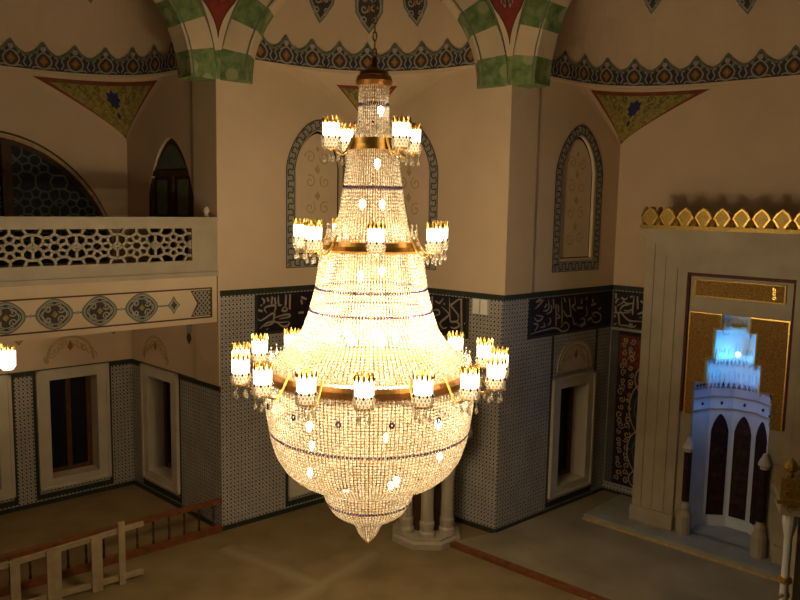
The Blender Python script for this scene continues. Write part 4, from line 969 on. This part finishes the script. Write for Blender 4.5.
for i in range(6):
    a = PI/3*i+.3; point('bulb_light', (CX+.34*math.cos(a), CY+.34*math.sin(a), 4.42), 190, .06, parent=r)
    point('bulb_light', (CX+.7*math.cos(a), CY+.7*math.sin(a), 3.55), 17, .08, parent=r)
for i in range(4):
    a = PI/2*i+.6; point('bulb_light', (CX+.4*math.cos(a), CY+.4*math.sin(a), 3.0), 15, .08, parent=r)
point('bulb_light', (CX, CY, 2.5), 4, .05, parent=r); point('bulb_light', (CX, CY, 2.18), .5, .02, parent=r)
# light given off by the rings of lamps
for R, z, n, w in ((1.52, 4.27, 8, 25), (.87, 5.75, 7, 6.5), (.55, 6.85, 4, 4.5)):
    for i in range(n): a = 2*PI*(i+.5)/n; point('lamp_light', (CX+(R)*math.cos(a), CY+(R)*math.sin(a), z+.12), w, .10, parent=r)

# ------------------------------------------------------------------ second lamp hanging under the balcony at the left edge
HC = (-6.83, 12.45); zc = 3.40
r2 = thing('hanging_lamp', (HC[0], HC[1], zc-.4), 'brightly lit glass hanging lamp under the balcony at the left edge', 'lamp')
mb = MB(); mb.tube([(*HC, zc-.15), (*HC, 4.60)], .015, 'bronze'); mb.build('rod', r2)
mb = MB(); mb.lathe((*HC, zc), [(.05, -.25), (.30, -.16), (.34, -.12), (.30, -.10), (.05, -.14), (.05, -.25)], 24, 'gold'); mb.build('ring', r2)
for i in range(6):
    a = PI/3*i+.35; c = (HC[0]+.42*math.cos(a), HC[1]+.42*math.sin(a), zc); mb = MB()
    mb.lathe(c, [(.08, -.22), (.125, -.16), (.13, .09), (.12, .09), (.115, -.15)], 16, 'lamp_glass'); sh = mb.build('shade', r2)
    mb = MB()
    for j in range(10): t = 2*PI*j/10; mb.bead((c[0]+.11*math.cos(t), c[1]+.11*math.sin(t), c[2]+.13), .035, .12, 'gold', t)
    mb.build('gilt_spikes', sh)
    mb = MB(); mb.tube([(HC[0]+.3*math.cos(a), HC[1]+.3*math.sin(a), zc-.14), (c[0], c[1], c[2]-.22)], .014, 'gold'); mb.build('arm', sh)
point('lamp_light', (HC[0], HC[1], zc+.1), 25, .15, parent=r2)
# blue lamp in the niche
q = F_mih.p(CS, 3.45, .0); mroot = [o for o in C.objects if o.name == 'mihrab'][0]
point('niche_light', F_mih.p(CS, 3.50, -.16), 22.0, .04, (.06, .42, 1.0), mroot); point('niche_light', F_mih.p(CS, 2.75, -.20), 5.0, .06, (.10, .28, 1.0), mroot)

# ------------------------------------------------------------------ world, camera, view
w = bpy.data.worlds.new('World'); bpy.context.scene.world = w; w.use_nodes = True
bg = w.node_tree.nodes['Background']; bg.inputs[0].default_value = (1, .82, .55, 1); bg.inputs[1].default_value = .012
cam = bpy.data.cameras.new('Camera'); co = bpy.data.objects.new('Camera', cam); C.objects.link(co)
cam.sensor_fit = 'HORIZONTAL'; cam.sensor_width = 36; cam.lens = 36*780/800; cam.clip_end = 100
co.location = (0, 0, 6)
pt, rl = math.radians(7), math.radians(1.05)
fwd = Vector((0, math.cos(pt), -math.sin(pt))); right = Vector((1, 0, 0)); up = right.cross(fwd)
R_ = right*math.cos(rl)+up*math.sin(rl); U_ = -right*math.sin(rl)+up*math.cos(rl)
co.matrix_world = Matrix(((R_.x, U_.x, -fwd.x, 0), (R_.y, U_.y, -fwd.y, 0), (R_.z, U_.z, -fwd.z, 6), (0, 0, 0, 1)))
sc = bpy.context.scene; sc.camera = co
sc.view_settings.view_transform = 'Standard'; sc.view_settings.look = 'None'; sc.view_settings.gamma = 1; sc.view_settings.use_curve_mapping = False
sc.view_settings.exposure = -1.05
